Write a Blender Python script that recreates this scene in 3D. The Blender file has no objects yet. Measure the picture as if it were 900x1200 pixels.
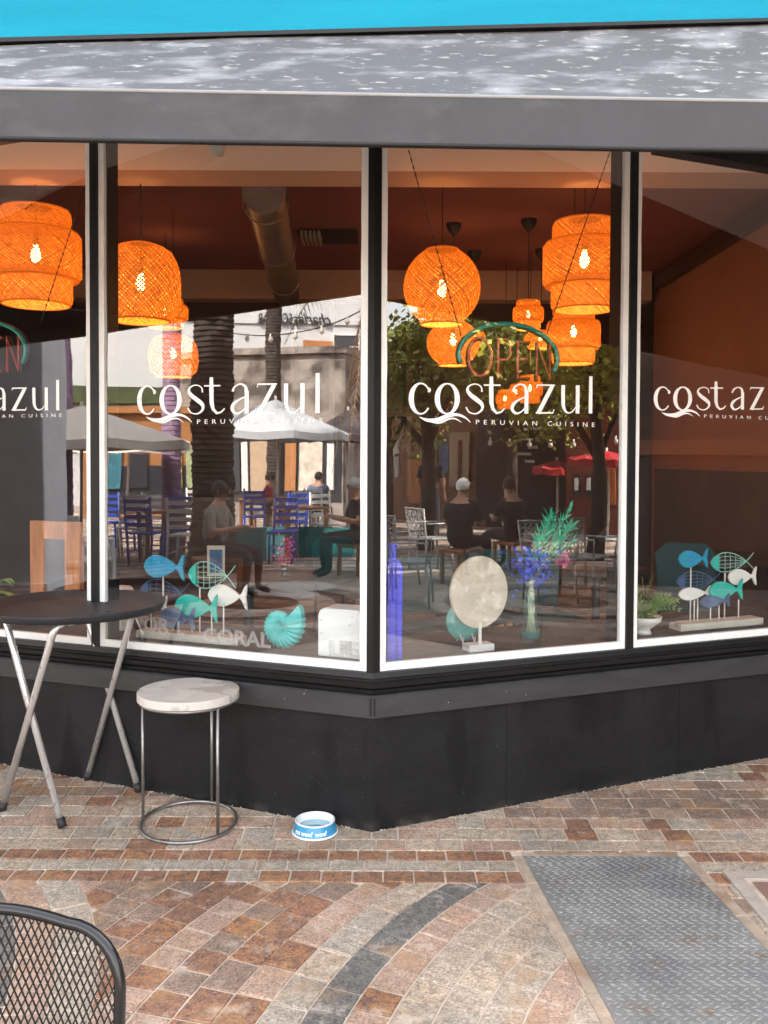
import bpy, bmesh, math, random
from mathutils import Vector, Matrix, noise
random.seed(11)
PI = math.pi
sc = bpy.context.scene
col = sc.collection
R = math.radians

# ---------------------------------------------------------------- camera
F_PX = 1050.0                      # focal length in photo pixels (photo is 900 x 1200)
CAM = Vector((0.0, 0.0, 1.5))
PITCH = R(1.5)
cam_data = bpy.data.cameras.new('camera')
cam = bpy.data.objects.new('camera', cam_data)
col.objects.link(cam)
CAMM = (Matrix.Rotation(R(90) - PITCH, 4, 'X') @ Matrix.Rotation(R(0.25), 4, 'Z'))
cam.matrix_world = Matrix.Translation(CAM) @ CAMM
cam_data.sensor_fit = 'VERTICAL'
cam_data.sensor_height = 36.0
cam_data.lens = F_PX / 1200 * 36
cam_data.shift_y = -33 / 1200
cam_data.clip_start = 0.05
cam_data.clip_end = 900
sc.camera = cam
sc.render.resolution_x, sc.render.resolution_y = 768, 1024

# ---------------------------------------------------------------- world, sun, exposure
SUN_EL, SUN_AZ = R(50), R(14)      # sun stands high behind the shop: its front lies in open shade
world = bpy.data.worlds.new('World')
sc.world = world
world.use_nodes = True
wn = world.node_tree.nodes
wl_ = world.node_tree.links
sky = wn.new('ShaderNodeTexSky')
sky.sky_type = 'NISHITA'
sky.sun_disc = False
sky.sun_elevation = SUN_EL
sky.sun_rotation = SUN_AZ
sky.air_density = 1.0
sky.dust_density = 3.0
sky.ozone_density = 1.0
hz = wn.new('ShaderNodeHueSaturation')                 # thin high haze: a paler, whiter sky than a clear one
hz.inputs['Saturation'].default_value = 0.42
wl_.new(sky.outputs['Color'], hz.inputs['Color'])
wl_.new(hz.outputs['Color'], wn['Background'].inputs['Color'])
wn['Background'].inputs['Strength'].default_value = 0.15
sun_d = bpy.data.lights.new('sun', 'SUN')
sun_d.energy = 3.6
sun_d.angle = R(1.5)
sun_d.color = (1.0, 0.96, 0.91)
sun = bpy.data.objects.new('sun', sun_d)
col.objects.link(sun)
dirv = Vector((math.sin(SUN_AZ) * math.cos(SUN_EL), math.cos(SUN_AZ) * math.cos(SUN_EL), math.sin(SUN_EL)))
sun.rotation_euler = dirv.to_track_quat('Z', 'Y').to_euler()
sc.view_settings.view_transform = 'Standard'
sc.view_settings.look = 'None'
sc.view_settings.exposure = 3.2
sc.view_settings.use_white_balance = True
sc.view_settings.white_balance_temperature = 7300
sc.view_settings.white_balance_tint = 12
sc.view_settings.gamma = 1.0
sc.view_settings.use_curve_mapping = False
sc.cycles.max_bounces = 10
sc.cycles.glossy_bounces = 3
sc.cycles.transparent_max_bounces = 24
sc.cycles.sample_clamp_indirect = 6
sc.cycles.caustics_reflective = False
sc.cycles.caustics_refractive = False

# ---------------------------------------------------------------- measuring helpers
def pray(px, py):
    v = CAMM.to_3x3() @ Vector(((px - 450) / F_PX, -(py - 567) / F_PX, -1.0))
    return v

def at(px, py, d):                 # point seen at (px, py), d metres ahead
    v = pray(px, py)
    return CAM + v * (d / v.y)

def ground(px, py):
    v = pray(px, py)
    return CAM + v * (-CAM.z / v.z)

C0 = ground(436, 975); C0.z = 0.0   # foot of the corner of the shopfront
C0.x = round(C0.x, 3); C0.y = round(C0.y, 3)
ANG = {'L': R(-21.0), 'R': R(22.6)}
AX = {s: Vector((math.cos(a), math.sin(a), 0)) for s, a in ANG.items()}     # along the wall, to the right
IN = {s: Vector((-math.sin(a), math.cos(a), 0)) for s, a in ANG.items()}    # into the shop

def wl(s, px, py, inn=0.0):        # pixel -> (x along wall, z) on the plane inn metres inside wall s
    v = pray(px, py)
    n = IN[s]
    t = ((C0 + n * inn - CAM).dot(n)) / v.dot(n)
    p = CAM + v * t - C0
    return p.dot(AX[s]), p.z

def wallpt(s, x, inn, z):
    return C0 + AX[s] * x + IN[s] * inn + Vector((0, 0, z))

def mirror(s, p):
    d = (p - C0).dot(IN[s])
    return p - IN[s] * (2 * d)

def rp(s, px, d, z=0.0):           # standing place, in the plaza, of a thing whose reflection is seen at column px, d metres deep
    p = mirror(s, at(px, 540, d)); p.z = z
    return p

def gz(x, y):                      # the pavement rises a little to the foot of the wall
    return 0.05 * max(0.0, y - 3.5) + 0.0

# ---------------------------------------------------------------- materials
MATS = {}
def mat(name, color, rough=0.6, metal=0.0, var=0.12, scale=8.0, bump=0.0, bscale=60.0, spec=0.5,
        color2=None, alpha=1.0, emit=None, estr=0.0, coat=0.0, trans=0.0, stretch=None):
    if name in MATS: return MATS[name]
    m = bpy.data.materials.new(name); m.use_nodes = True
    nt = m.node_tree; n = nt.nodes; l = nt.links
    b = n['Principled BSDF']
    b.inputs['Roughness'].default_value = rough
    b.inputs['Metallic'].default_value = metal
    b.inputs['Specular IOR Level'].default_value = spec
    b.inputs['Coat Weight'].default_value = coat
    b.inputs['Transmission Weight'].default_value = trans
    b.inputs['Alpha'].default_value = alpha
    tc = n.new('ShaderNodeTexCoord'); mp = n.new('ShaderNodeMapping')
    if stretch: mp.inputs['Scale'].default_value = stretch
    l.new(tc.outputs['Object'], mp.inputs['Vector'])
    no = n.new('ShaderNodeTexNoise'); no.inputs['Scale'].default_value = scale; no.inputs['Detail'].default_value = 6
    no.inputs['Roughness'].default_value = 0.65
    l.new(mp.outputs[0], no.inputs['Vector'])
    cr = n.new('ShaderNodeValToRGB'); cr.color_ramp.elements[0].position = 0.3; cr.color_ramp.elements[1].position = 0.7
    c = Vector(color[:3]); c2 = Vector(color2[:3]) if color2 else c * (1 + var)
    c1 = c if color2 else c * (1 - var)
    cr.color_ramp.elements[0].color = (*[max(0, x) for x in c1], 1); cr.color_ramp.elements[1].color = (*[min(1, x) for x in c2], 1)
    l.new(no.outputs['Fac'], cr.inputs[0]); l.new(cr.outputs[0], b.inputs['Base Color'])
    if bump:
        nb = n.new('ShaderNodeTexNoise'); nb.inputs['Scale'].default_value = bscale; nb.inputs['Detail'].default_value = 4
        l.new(mp.outputs[0], nb.inputs['Vector'])
        bp = n.new('ShaderNodeBump'); bp.inputs['Strength'].default_value = bump; bp.inputs['Distance'].default_value = 0.01
        l.new(nb.outputs['Fac'], bp.inputs['Height']); l.new(bp.outputs[0], b.inputs['Normal'])
    if emit:
        b.inputs['Emission Color'].default_value = (*emit, 1); b.inputs['Emission Strength'].default_value = estr
    MATS[name] = m
    return m

def speckle(m, color, scale, lo, hi, stretch=(1, 1, 1), detail=3.0, amount=1.0):
    """lay spots or chips of another colour over a material's base colour"""
    nt = m.node_tree; n = nt.nodes; l = nt.links
    b = n['Principled BSDF']
    src = b.inputs['Base Color'].links[0].from_socket
    tc = n.new('ShaderNodeTexCoord'); mp = n.new('ShaderNodeMapping'); mp.inputs['Scale'].default_value = stretch
    mp.inputs['Location'].default_value = (3.1, 1.7, 0.3)
    l.new(tc.outputs['Object'], mp.inputs[0])
    no = n.new('ShaderNodeTexNoise'); no.inputs['Scale'].default_value = scale; no.inputs['Detail'].default_value = detail
    l.new(mp.outputs[0], no.inputs['Vector'])
    mr = n.new('ShaderNodeMapRange'); mr.inputs['From Min'].default_value = lo; mr.inputs['From Max'].default_value = hi
    mr.inputs['To Max'].default_value = amount
    l.new(no.outputs['Fac'], mr.inputs['Value'])
    mx = n.new('ShaderNodeMix'); mx.data_type = 'RGBA'
    l.new(mr.outputs[0], mx.inputs['Factor']); l.new(src, mx.inputs['A']); mx.inputs['B'].default_value = (*color, 1)
    l.new(mx.outputs['Result'], b.inputs['Base Color'])
    return m

def paver_mat(name, ca, cb, cc, cd):
    """mottled clay paver: each piece picks its own tone, with stains and pits"""
    m = bpy.data.materials.new(name); m.use_nodes = True
    nt = m.node_tree; n = nt.nodes; l = nt.links
    b = n['Principled BSDF']; b.inputs['Roughness'].default_value = 0.8; b.inputs['Specular IOR Level'].default_value = 0.3
    oi = n.new('ShaderNodeObjectInfo'); ge = n.new('ShaderNodeNewGeometry')
    ad = n.new('ShaderNodeMath'); ad.operation = 'ADD'
    l.new(oi.outputs['Random'], ad.inputs[0]); l.new(ge.outputs['Random Per Island'], ad.inputs[1])
    fr = n.new('ShaderNodeMath'); fr.operation = 'FRACT'; l.new(ad.outputs[0], fr.inputs[0])
    cr = n.new('ShaderNodeValToRGB'); e = cr.color_ramp.elements
    e[0].color = (*ca, 1); e[1].color = (*cc, 1); x = e.new(0.5); x.color = (*cb, 1)
    l.new(fr.outputs[0], cr.inputs[0])
    # world position so that the mottling does not repeat from piece to piece
    n1 = n.new('ShaderNodeTexNoise'); n1.inputs['Scale'].default_value = 30; n1.inputs['Detail'].default_value = 9; n1.inputs['Roughness'].default_value = 0.75
    l.new(ge.outputs['Position'], n1.inputs['Vector'])
    r1 = n.new('ShaderNodeMapRange'); r1.inputs['From Min'].default_value = 0.46; r1.inputs['From Max'].default_value = 0.56
    l.new(n1.outputs['Fac'], r1.inputs['Value'])
    mx = n.new('ShaderNodeMix'); mx.data_type = 'RGBA'; mx.inputs['B'].default_value = (*cd, 1)
    l.new(r1.outputs[0], mx.inputs['Factor']); l.new(cr.outputs[0], mx.inputs['A'])
    n2 = n.new('ShaderNodeTexNoise'); n2.inputs['Scale'].default_value = 110; n2.inputs['Detail'].default_value = 4; n2.inputs['Roughness'].default_value = 0.7
    l.new(ge.outputs['Position'], n2.inputs['Vector'])
    r2 = n.new('ShaderNodeMapRange'); r2.inputs['From Min'].default_value = 0.35; r2.inputs['From Max'].default_value = 0.65
    r2.inputs['To Min'].default_value = 0.55; r2.inputs['To Max'].default_value = 1.35
    l.new(n2.outputs['Fac'], r2.inputs['Value'])
    m2 = n.new('ShaderNodeMix'); m2.data_type = 'RGBA'; m2.blend_type = 'MULTIPLY'; m2.inputs['Factor'].default_value = 1
    l.new(mx.outputs['Result'], m2.inputs['A']); l.new(r2.outputs[0], m2.inputs['B'])
    # broad dirt
    n3 = n.new('ShaderNodeTexNoise'); n3.inputs['Scale'].default_value = 2.3; n3.inputs['Detail'].default_value = 5
    l.new(ge.outputs['Position'], n3.inputs['Vector'])
    r3 = n.new('ShaderNodeMapRange'); r3.inputs['From Min'].default_value = 0.3; r3.inputs['From Max'].default_value = 0.7
    r3.inputs['To Min'].default_value = 0.75; r3.inputs['To Max'].default_value = 1.2
    l.new(n3.outputs['Fac'], r3.inputs['Value'])
    m3 = n.new('ShaderNodeMix'); m3.data_type = 'RGBA'; m3.blend_type = 'MULTIPLY'; m3.inputs['Factor'].default_value = 1
    l.new(m2.outputs['Result'], m3.inputs['A']); l.new(r3.outputs[0], m3.inputs['B'])
    # ochre stains and pale lime bloom that run across the joints
    last = m3.outputs['Result']
    for (sc2, lo, hi, colr, amt, off) in ((4.5, .53, .66, (.47, .27, .13), .50, 3.0), (9.0, .55, .68, (.60, .52, .43), .60, 8.0), (48.0, .62, .70, (.60, .53, .45), .6, 5.0), (60.0, .63, .70, (.09, .06, .045), .7, 1.0)):
        mp = n.new('ShaderNodeMapping'); mp.inputs['Location'].default_value = (off, off, 0); l.new(ge.outputs['Position'], mp.inputs[0])
        nn = n.new('ShaderNodeTexNoise'); nn.inputs['Scale'].default_value = sc2; nn.inputs['Detail'].default_value = 8; nn.inputs['Roughness'].default_value = .7
        l.new(mp.outputs[0], nn.inputs['Vector'])
        rr_ = n.new('ShaderNodeMapRange'); rr_.inputs['From Min'].default_value = lo; rr_.inputs['From Max'].default_value = hi; rr_.inputs['To Max'].default_value = amt
        l.new(nn.outputs['Fac'], rr_.inputs['Value'])
        mm = n.new('ShaderNodeMix'); mm.data_type = 'RGBA'; mm.inputs['B'].default_value = (*colr, 1)
        l.new(rr_.outputs[0], mm.inputs['Factor']); l.new(last, mm.inputs['A']); last = mm.outputs['Result']
    l.new(last, b.inputs['Base Color'])
    bp = n.new('ShaderNodeBump'); bp.inputs['Strength'].default_value = 0.4; bp.inputs['Distance'].default_value = 0.003
    l.new(n2.outputs['Fac'], bp.inputs['Height']); l.new(bp.outputs[0], b.inputs['Normal'])
    MATS[name] = m
    return m

PV = {
 'rust': paver_mat('paver rust', (.38, .18, .10), (.31, .165, .105), (.44, .21, .10), (.20, .12, .09)),
 'pink': paver_mat('paver pink', (.50, .33, .25), (.45, .32, .25), (.54, .34, .235), (.36, .26, .20)),
 'tan':  paver_mat('paver tan', (.52, .42, .325), (.47, .385, .305), (.56, .445, .325), (.36, .29, .225)),
 'grey': paver_mat('paver grey', (.47, .405, .33), (.43, .375, .31), (.50, .42, .33), (.33, .285, .23)),
 'dark': paver_mat('paver charcoal', (.19, .185, .17), (.17, .165, .155), (.215, .205, .19), (.13, .125, .12)),
 'brown': paver_mat('paver brown', (.32, .22, .165), (.28, .20, .16), (.36, .235, .17), (.22, .165, .13)),
}

# ---------------------------------------------------------------- mesh builder
class MB:
    def __init__(s): s.v = []; s.f = []; s.m = []; s.sm = []; s.cur = 0; s.smooth = False
    def face(s, idx): s.f.append(tuple(idx)); s.m.append(s.cur); s.sm.append(s.smooth)
    def add(s, vs, fs, M=None):
        o = len(s.v)
        s.v += [tuple(M @ Vector(p)) if M else tuple(p) for p in vs]
        for f in fs: s.face([o + i for i in f])
        return s
    def box(s, x0, x1, y0, y1, z0, z1, M=None):
        vs = [(x0,y0,z0),(x1,y0,z0),(x1,y1,z0),(x0,y1,z0),(x0,y0,z1),(x1,y0,z1),(x1,y1,z1),(x0,y1,z1)]
        return s.add(vs, [(0,3,2,1),(4,5,6,7),(0,1,5,4),(1,2,6,5),(2,3,7,6),(3,0,4,7)], M)
    def tube(s, pts, r, n=8, closed=False, caps=True):
        pts = [Vector(p) for p in pts]; N = len(pts)
        rs = r if isinstance(r, (list, tuple)) else [r] * N
        o = len(s.v); up = None; keep = s.smooth; s.smooth = n > 5
        for i, p in enumerate(pts):
            a = pts[(i - 1) % N] if (closed or i > 0) else p
            b = pts[(i + 1) % N] if (closed or i < N - 1) else p
            t = (b - a)
            t = t.normalized() if t.length > 1e-9 else Vector((0, 0, 1))
            if up is None:
                up = t.orthogonal().normalized()
            up = (up - t * up.dot(t))
            up = up.normalized() if up.length > 1e-6 else t.orthogonal().normalized()
            w = t.cross(up)
            for k in range(n):
                a_ = 2 * PI * k / n
                s.v.append(tuple(p + (up * math.cos(a_) + w * math.sin(a_)) * rs[i]))
        M = N if closed else N - 1
        for i in range(M):
            j = (i + 1) % N
            for k in range(n):
                k2 = (k + 1) % n
                s.face((o + i*n + k, o + i*n + k2, o + j*n + k2, o + j*n + k))
        s.smooth = False
        if caps and not closed:
            s.face([o + k for k in reversed(range(n))]); s.face([o + (N-1)*n + k for k in range(n)])
        s.smooth = keep
        return s
    def lathe(s, prof, n=24, M=None, cap=False, smooth=True, fn=None):
        o = len(s.v); keep = s.smooth; s.smooth = smooth
        for i, (r, z) in enumerate(prof):
            for k in range(n):
                a = 2 * PI * k / n
                rr = r * (fn(a, z) if fn else 1)
                p = Vector((rr * math.cos(a), rr * math.sin(a), z))
                s.v.append(tuple(M @ p if M else p))
        for i in range(len(prof) - 1):
            for k in range(n):
                k2 = (k + 1) % n
                s.face((o+i*n+k, o+i*n+k2, o+(i+1)*n+k2, o+(i+1)*n+k))
        s.smooth = False
        if cap:
            s.face([o + k for k in reversed(range(n))]); s.face([o + (len(prof)-1)*n + k for k in range(n)])
        s.smooth = keep
        return s
    def prism(s, poly, y0, y1, M=None, holes=None):
        """poly in x,z; thickness along y"""
        n = len(poly)
        vs = [(x, y0, z) for x, z in poly] + [(x, y1, z) for x, z in poly]
        fs = [tuple(range(n)), tuple(reversed(range(n, 2*n)))] + [(i, i+n, (i+1) % n + n, (i+1) % n) for i in range(n)]
        return s.add(vs, fs, M)
    def flatpoly(s, poly, z0, z1, M=None):
        """poly in x,y; thickness along z"""
        n = len(poly)
        vs = [(x, y, z0) for x, y in poly] + [(x, y, z1) for x, y in poly]
        fs = [tuple(reversed(range(n))), tuple(range(n, 2*n))] + [(i, (i+1) % n, (i+1) % n + n, i+n) for i in range(n)]
        return s.add(vs, fs, M)
    def ribbon(s, pts, ws, y0, y1):
        """calligraphic stroke in x,z with changing width"""
        n = len(pts); L = []; Rr = []
        for i, (x, z) in enumerate(pts):
            a = pts[max(i-1, 0)]; b = pts[min(i+1, n-1)]
            t = Vector((b[0]-a[0], b[1]-a[1]))
            t = t.normalized() if t.length > 1e-9 else Vector((1, 0))
            w = ws[i] / 2 if isinstance(ws, (list, tuple)) else ws / 2
            L.append((x - t.y*w, z + t.x*w)); Rr.append((x + t.y*w, z - t.x*w))
        o = len(s.v)
        for y in (y0, y1):
            s.v += [(x, y, z) for x, z in L] + [(x, y, z) for x, z in Rr]
        for i in range(n - 1):
            s.face((o+i, o+n+i, o+n+i+1, o+i+1))
            s.face((o+2*n+i, o+2*n+i+1, o+3*n+i+1, o+3*n+i))
            s.face((o+i, o+i+1, o+2*n+i+1, o+2*n+i)); s.face((o+n+i, o+3*n+i, o+3*n+i+1, o+n+i+1))
        return s
    def mesh(s, name, mats):
        me = bpy.data.meshes.new(name)
        me.from_pydata(s.v, [], s.f)
        if not isinstance(mats, (list, tuple)): mats = [mats]
        for m in mats: me.materials.append(m)
        me.polygons.foreach_set('material_index', s.m)
        me.polygons.foreach_set('use_smooth', s.sm)
        me.update()
        return me
    def build(s, name, mats, parent=None, bevel=0.0, loc=None, rot=None):
        o = bpy.data.objects.new(name, s.mesh(name, mats)); col.objects.link(o)
        if parent: o.parent = parent
        if loc is not None: o.location = loc
        if rot is not None: o.rotation_euler = (0, 0, rot)
        if bevel:
            b = o.modifiers.new('bevel', 'BEVEL'); b.width = bevel; b.segments = 2; b.limit_method = 'ANGLE'; b.angle_limit = R(35)
            b.harden_normals = False
        return o

def tag(o, label=None, cat=None, group=None, kind=None):
    if label: o['label'] = label
    if cat: o['category'] = cat
    if group: o['group'] = group
    if kind: o['kind'] = kind
    return o

def empty(name, loc, rz=0.0, label=None, cat=None, group=None, kind=None):
    o = bpy.data.objects.new(name, None); col.objects.link(o)
    o.location = loc; o.rotation_euler = (0, 0, rz); o.empty_display_size = 0.1
    return tag(o, label, cat, group, kind)

def kids(o): return [c for c in bpy.data.objects if c.parent == o]
def copy_tree(o, loc, rz, label=None, group=None, _par=None, top=True):
    c = o.copy(); col.objects.link(c)
    if top:
        c.location = loc; c.rotation_euler = (0, 0, rz)
        if label: c['label'] = label
        if group: c['group'] = group
    else: c.parent = _par
    for ch in kids(o):
        if ch is not c: copy_tree(ch, None, None, _par=c, top=False)
    return c

def text_mesh(name, body, size, m, parent, M, extrude=0.0005, shear=0.0, offset=0.0, spacing=1.0, align='LEFT', xs=1.0, warp=None, fit=None):
    cu = bpy.data.curves.new(name, 'FONT'); cu.body = body; cu.size = size; cu.extrude = extrude; cu.shear = shear
    cu.space_character = spacing; cu.align_x = align; cu.offset = offset; cu.resolution_u = 3
    t = bpy.data.objects.new('tmp', cu); col.objects.link(t)
    bpy.context.view_layer.update()
    me = bpy.data.meshes.new_from_object(t.evaluated_get(bpy.context.evaluated_depsgraph_get()))
    bpy.data.objects.remove(t)
    if fit:
        X_ = [v.co.x for v in me.vertices]; xs = fit / (max(X_) - min(X_))
    S = Matrix.Diagonal((xs, 1, 1, 1))
    for v in me.vertices:
        p = S @ v.co
        if warp: v.co = warp(p)
        else: v.co = M @ p
    me.materials.clear(); me.materials.append(m); me.name = name
    o = bpy.data.objects.new(name, me); col.objects.link(o); o.parent = parent
    return o
UPR = Matrix.Rotation(R(90), 4, 'X')            # text lying in x,y -> standing in x,z, readable from -y
def sgn(name, body, size, m, parent, x, y, z, **k):
    return text_mesh(name, body, size, m, parent, Matrix.Translation((x, y, z)) @ UPR, **k)
# ---------------------------------------------------------------- materials of the shop
black_paint = speckle(mat('black painted plywood', (.010, .010, .011), .5, spec=.25, var=.35, scale=3, bump=.05, bscale=45, stretch=(1, 1, 2.5)),
                      (.10, .10, .10), 90, .70, .76, amount=.6)
speckle(black_paint, (.022, .022, .024), 2.2, .5, .75, stretch=(1, 1, .25), amount=.6)
def foot_dust(m, h, colr, amt):
    nt = m.node_tree; n = nt.nodes; l = nt.links; bs = n['Principled BSDF']; src = bs.inputs['Base Color'].links[0].from_socket
    ge = n.new('ShaderNodeNewGeometry'); sp = n.new('ShaderNodeSeparateXYZ'); l.new(ge.outputs['Position'], sp.inputs[0])
    no = n.new('ShaderNodeTexNoise'); no.inputs['Scale'].default_value = 9; no.inputs['Detail'].default_value = 9; l.new(ge.outputs['Position'], no.inputs['Vector'])
    mr = n.new('ShaderNodeMapRange'); mr.inputs['From Min'].default_value = h; mr.inputs['From Max'].default_value = 0; l.new(sp.outputs['Z'], mr.inputs['Value'])
    mu = n.new('ShaderNodeMath'); mu.operation = 'MULTIPLY'; l.new(mr.outputs[0], mu.inputs[0])
    m2 = n.new('ShaderNodeMapRange'); m2.inputs['From Min'].default_value = .42; m2.inputs['From Max'].default_value = .66; l.new(no.outputs['Fac'], m2.inputs['Value']); l.new(m2.outputs[0], mu.inputs[1])
    m3 = n.new('ShaderNodeMath'); m3.operation = 'MULTIPLY'; m3.inputs[1].default_value = amt; l.new(mu.outputs[0], m3.inputs[0])
    mx = n.new('ShaderNodeMix'); mx.data_type = 'RGBA'; l.new(m3.outputs[0], mx.inputs['Factor']); l.new(src, mx.inputs['A']); mx.inputs['B'].default_value = (*colr, 1)
    l.new(mx.outputs['Result'], bs.inputs['Base Color'])
foot_dust(black_paint, .05, (.10, .09, .08), .5)
speckle(black_paint, (.004, .004, .005), 5, .58, .66, stretch=(1, 1, .3), amount=.8)
speckle(black_paint, (.16, .155, .15), 130, .735, .75, amount=.8)
black_trim = speckle(mat('black gloss trim', (.007, .007, .0075), .4, spec=.35, var=.3, scale=6, bump=.15), (.55, .55, .52), 60, .77, .80)
white_trim = speckle(mat('white painted frame', (.80, .80, .78), .45, var=.05, scale=20, bump=.1), (.10, .10, .10), 34, .73, .75, stretch=(1, 1, .35))
vinyl = mat('white window vinyl', (.88, .87, .85), .5, var=.02)
vinyl_grey = mat('grey window vinyl', (.46, .46, .44), .6, var=.05, alpha=.28)
blue_paint = speckle(mat('bright blue paint', (.0, .235, .345), .7, var=.08, scale=2, stretch=(.3, 1, 3), bump=.1), (.0, .275, .39), 5, .55, .7, stretch=(.2, 1, 2), amount=.5)
blue_paint.node_tree.nodes['Principled BSDF'].inputs['Specular IOR Level'].default_value = .1
awning_top = speckle(mat('grey awning canvas', (.105, .102, .107), .8, var=.1, scale=5, bump=.35, bscale=220), (.34, .34, .35), 4.6, .50, .68, stretch=(1, 1.6, 1), detail=12, amount=.75)
speckle(awning_top, (.62, .62, .62), 38, .75, .80, detail=2, amount=.6)
speckle(awning_top, (.50, .49, .47), 18, .60, .70, detail=9, stretch=(1, 1.6, 1), amount=.7)
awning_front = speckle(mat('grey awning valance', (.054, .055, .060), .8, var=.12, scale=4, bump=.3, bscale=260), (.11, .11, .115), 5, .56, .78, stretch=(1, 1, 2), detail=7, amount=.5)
room_ceiling = mat('interior ceiling plaster', (.25, .095, .095), .85, var=.04, scale=1.5)
soffit_paint = mat('pale soffit paint', (.82, .80, .76), .8, var=.03, scale=2)
peach_paint = mat('peach trim paint', (.50, .36, .28), .8, var=.05)
terracotta = mat('terracotta wall plaster', (.33, .165, .12), .8, var=.10, scale=1.2, bump=.1, bscale=12)
dark_floor = mat('dark interior floor', (.014, .012, .011), .6, var=.3, scale=3)
dark_wall = mat('dark interior wall', (.032, .022, .020), .6, var=.3, scale=2)
dark_wood = mat('dark stained wood', (.055, .03, .02), .4, var=.3, scale=6, stretch=(1, 1, 8))
steel = mat('brushed duct steel', (.38, .34, .33), .42, metal=.7, var=.15, scale=6)
chrome = speckle(mat('chromed steel tube', (.80, .80, .80), .25, metal=.72, var=.08, scale=15), (.22, .20, .18), 40, .64, .70, amount=.6)

def schlick(n, l, f0):
    """reflectance that is the same from both sides of a sheet"""
    lw = n.new('ShaderNodeLayerWeight'); lw.inputs['Blend'].default_value = .5
    pw = n.new('ShaderNodeMath'); pw.operation = 'POWER'; pw.inputs[1].default_value = 5; l.new(lw.outputs['Facing'], pw.inputs[0])
    ma = n.new('ShaderNodeMath'); ma.operation = 'MULTIPLY_ADD'; ma.inputs[1].default_value = 1 - f0; ma.inputs[2].default_value = f0
    l.new(pw.outputs[0], ma.inputs[0])
    return ma.outputs[0]
def glass_mat():
    m = bpy.data.materials.new('window glass'); m.use_nodes = True
    nt = m.node_tree; n = nt.nodes; l = nt.links; n.clear()
    out = n.new('ShaderNodeOutputMaterial'); mx = n.new('ShaderNodeMixShader')
    tr = n.new('ShaderNodeBsdfTransparent'); tr.inputs['Color'].default_value = (.96, .97, .965, 1)
    gl = n.new('ShaderNodeBsdfGlossy'); gl.inputs['Roughness'].default_value = 0.0; gl.inputs['Color'].default_value = (1, 1, 1, 1)
    fr = schlick(n, l, .155)
    # plate glass is never quite flat
    tc = n.new('ShaderNodeTexCoord'); no = n.new('ShaderNodeTexNoise'); no.inputs['Scale'].default_value = 1.6; no.inputs['Detail'].default_value = 1
    l.new(tc.outputs['Object'], no.inputs['Vector'])
    bp = n.new('ShaderNodeBump'); bp.inputs['Strength'].default_value = 0.06; bp.inputs['Distance'].default_value = 0.02
    l.new(no.outputs['Fac'], bp.inputs['Height']); l.new(bp.outputs[0], gl.inputs['Normal'])
    l.new(fr, mx.inputs['Fac']); l.new(tr.outputs[0], mx.inputs[1]); l.new(gl.outputs[0], mx.inputs[2])
    l.new(mx.outputs[0], out.inputs['Surface'])
    m2 = bpy.data.materials.new('window glass body'); m2.use_nodes = True
    nt = m2.node_tree; n = nt.nodes; l = nt.links; n.clear()
    out = n.new('ShaderNodeOutputMaterial'); tr = n.new('ShaderNodeBsdfTransparent'); tr.inputs['Color'].default_value = (.985, .99, .988, 1)
    l.new(tr.outputs[0], out.inputs['Surface'])
    return m, m2
GLASS, GLASS_BODY = glass_mat()
RM = {s: Matrix.Rotation(a, 4, 'Z') for s, a in ANG.items()}

# ---------------------------------------------------------------- the building
shop = empty('restaurant_building', C0, 0, 'dark painted corner restaurant with tall shop windows meeting at an angle', 'building')

def corner_pt(i):
    b = (IN['L'] + IN['R']).normalized()
    return b * (i / b.dot(IN['L']))
def mitred(name, prof, mats, parent=shop, xl=-15.0, xr=15.0, xa=0.0):
    """a profile (inward, z) swept along both walls and mitred at the corner"""
    mb = MB(); n = len(prof)
    for i, z in prof:
        a = AX['L'] * xl + IN['L'] * i; c = corner_pt(i); b = AX['R'] * xr + IN['R'] * i
        for p in (a, c, b): mb.v.append((p.x, p.y, z))
    for k in range(n):
        j = (k + 1) % n
        mb.face((3*k, 3*k+1, 3*j+1, 3*j)); mb.face((3*k+1, 3*k+2, 3*j+2, 3*j+1))
    mb.face([3*k for k in range(n)]); mb.face([3*k+2 for k in reversed(range(n))])
    return mb.build(name, mats, parent)
Z_AP, Z_FR = 0.471, 0.645
apron_lit_paint = speckle(mat('worn black apron paint in lit tone', (.030, .030, .032), .5, var=.25, scale=4, stretch=(1, 1, 4)), (.30, .30, .29), 55, .73, .76)  # base tone lightened for light caught by the apron; chips are wear
mitred('base_wall', [(0, -.1), (0, Z_AP + .01), (.14, Z_AP + .01), (.14, -.1)], black_paint)
mitred('apron_board', [(-.035, Z_AP), (-.035, .553), (-.028, .56), (.1, .56), (.1, Z_AP)], apron_lit_paint)
mitred('sill_moulding', [(.0, .5605), (-.015, .563), (-.018, .578), (-.006, .583), (-.006, .588), (-.024, .592), (-.026, .606), (-.012, .612), (-.012, .618),
                         (-.006, .622), (.0, Z_FR), (.12, Z_FR), (.12, .5605)], black_trim)
# sheet joints in the plywood of the base wall
for s, x in (('R', .62), ('R', 1.55)):
    mb = MB(); mb.box(x, x + .0022, -.0012, .004, 0.0, Z_AP - .002, RM[s]); mb.build('sheet_joint', black_trim, shop)
mb = MB(); mb.box(-.012, .012, -.0365, -.03, .48, .552); mb.build('corner_notch', black_trim, shop)

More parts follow.
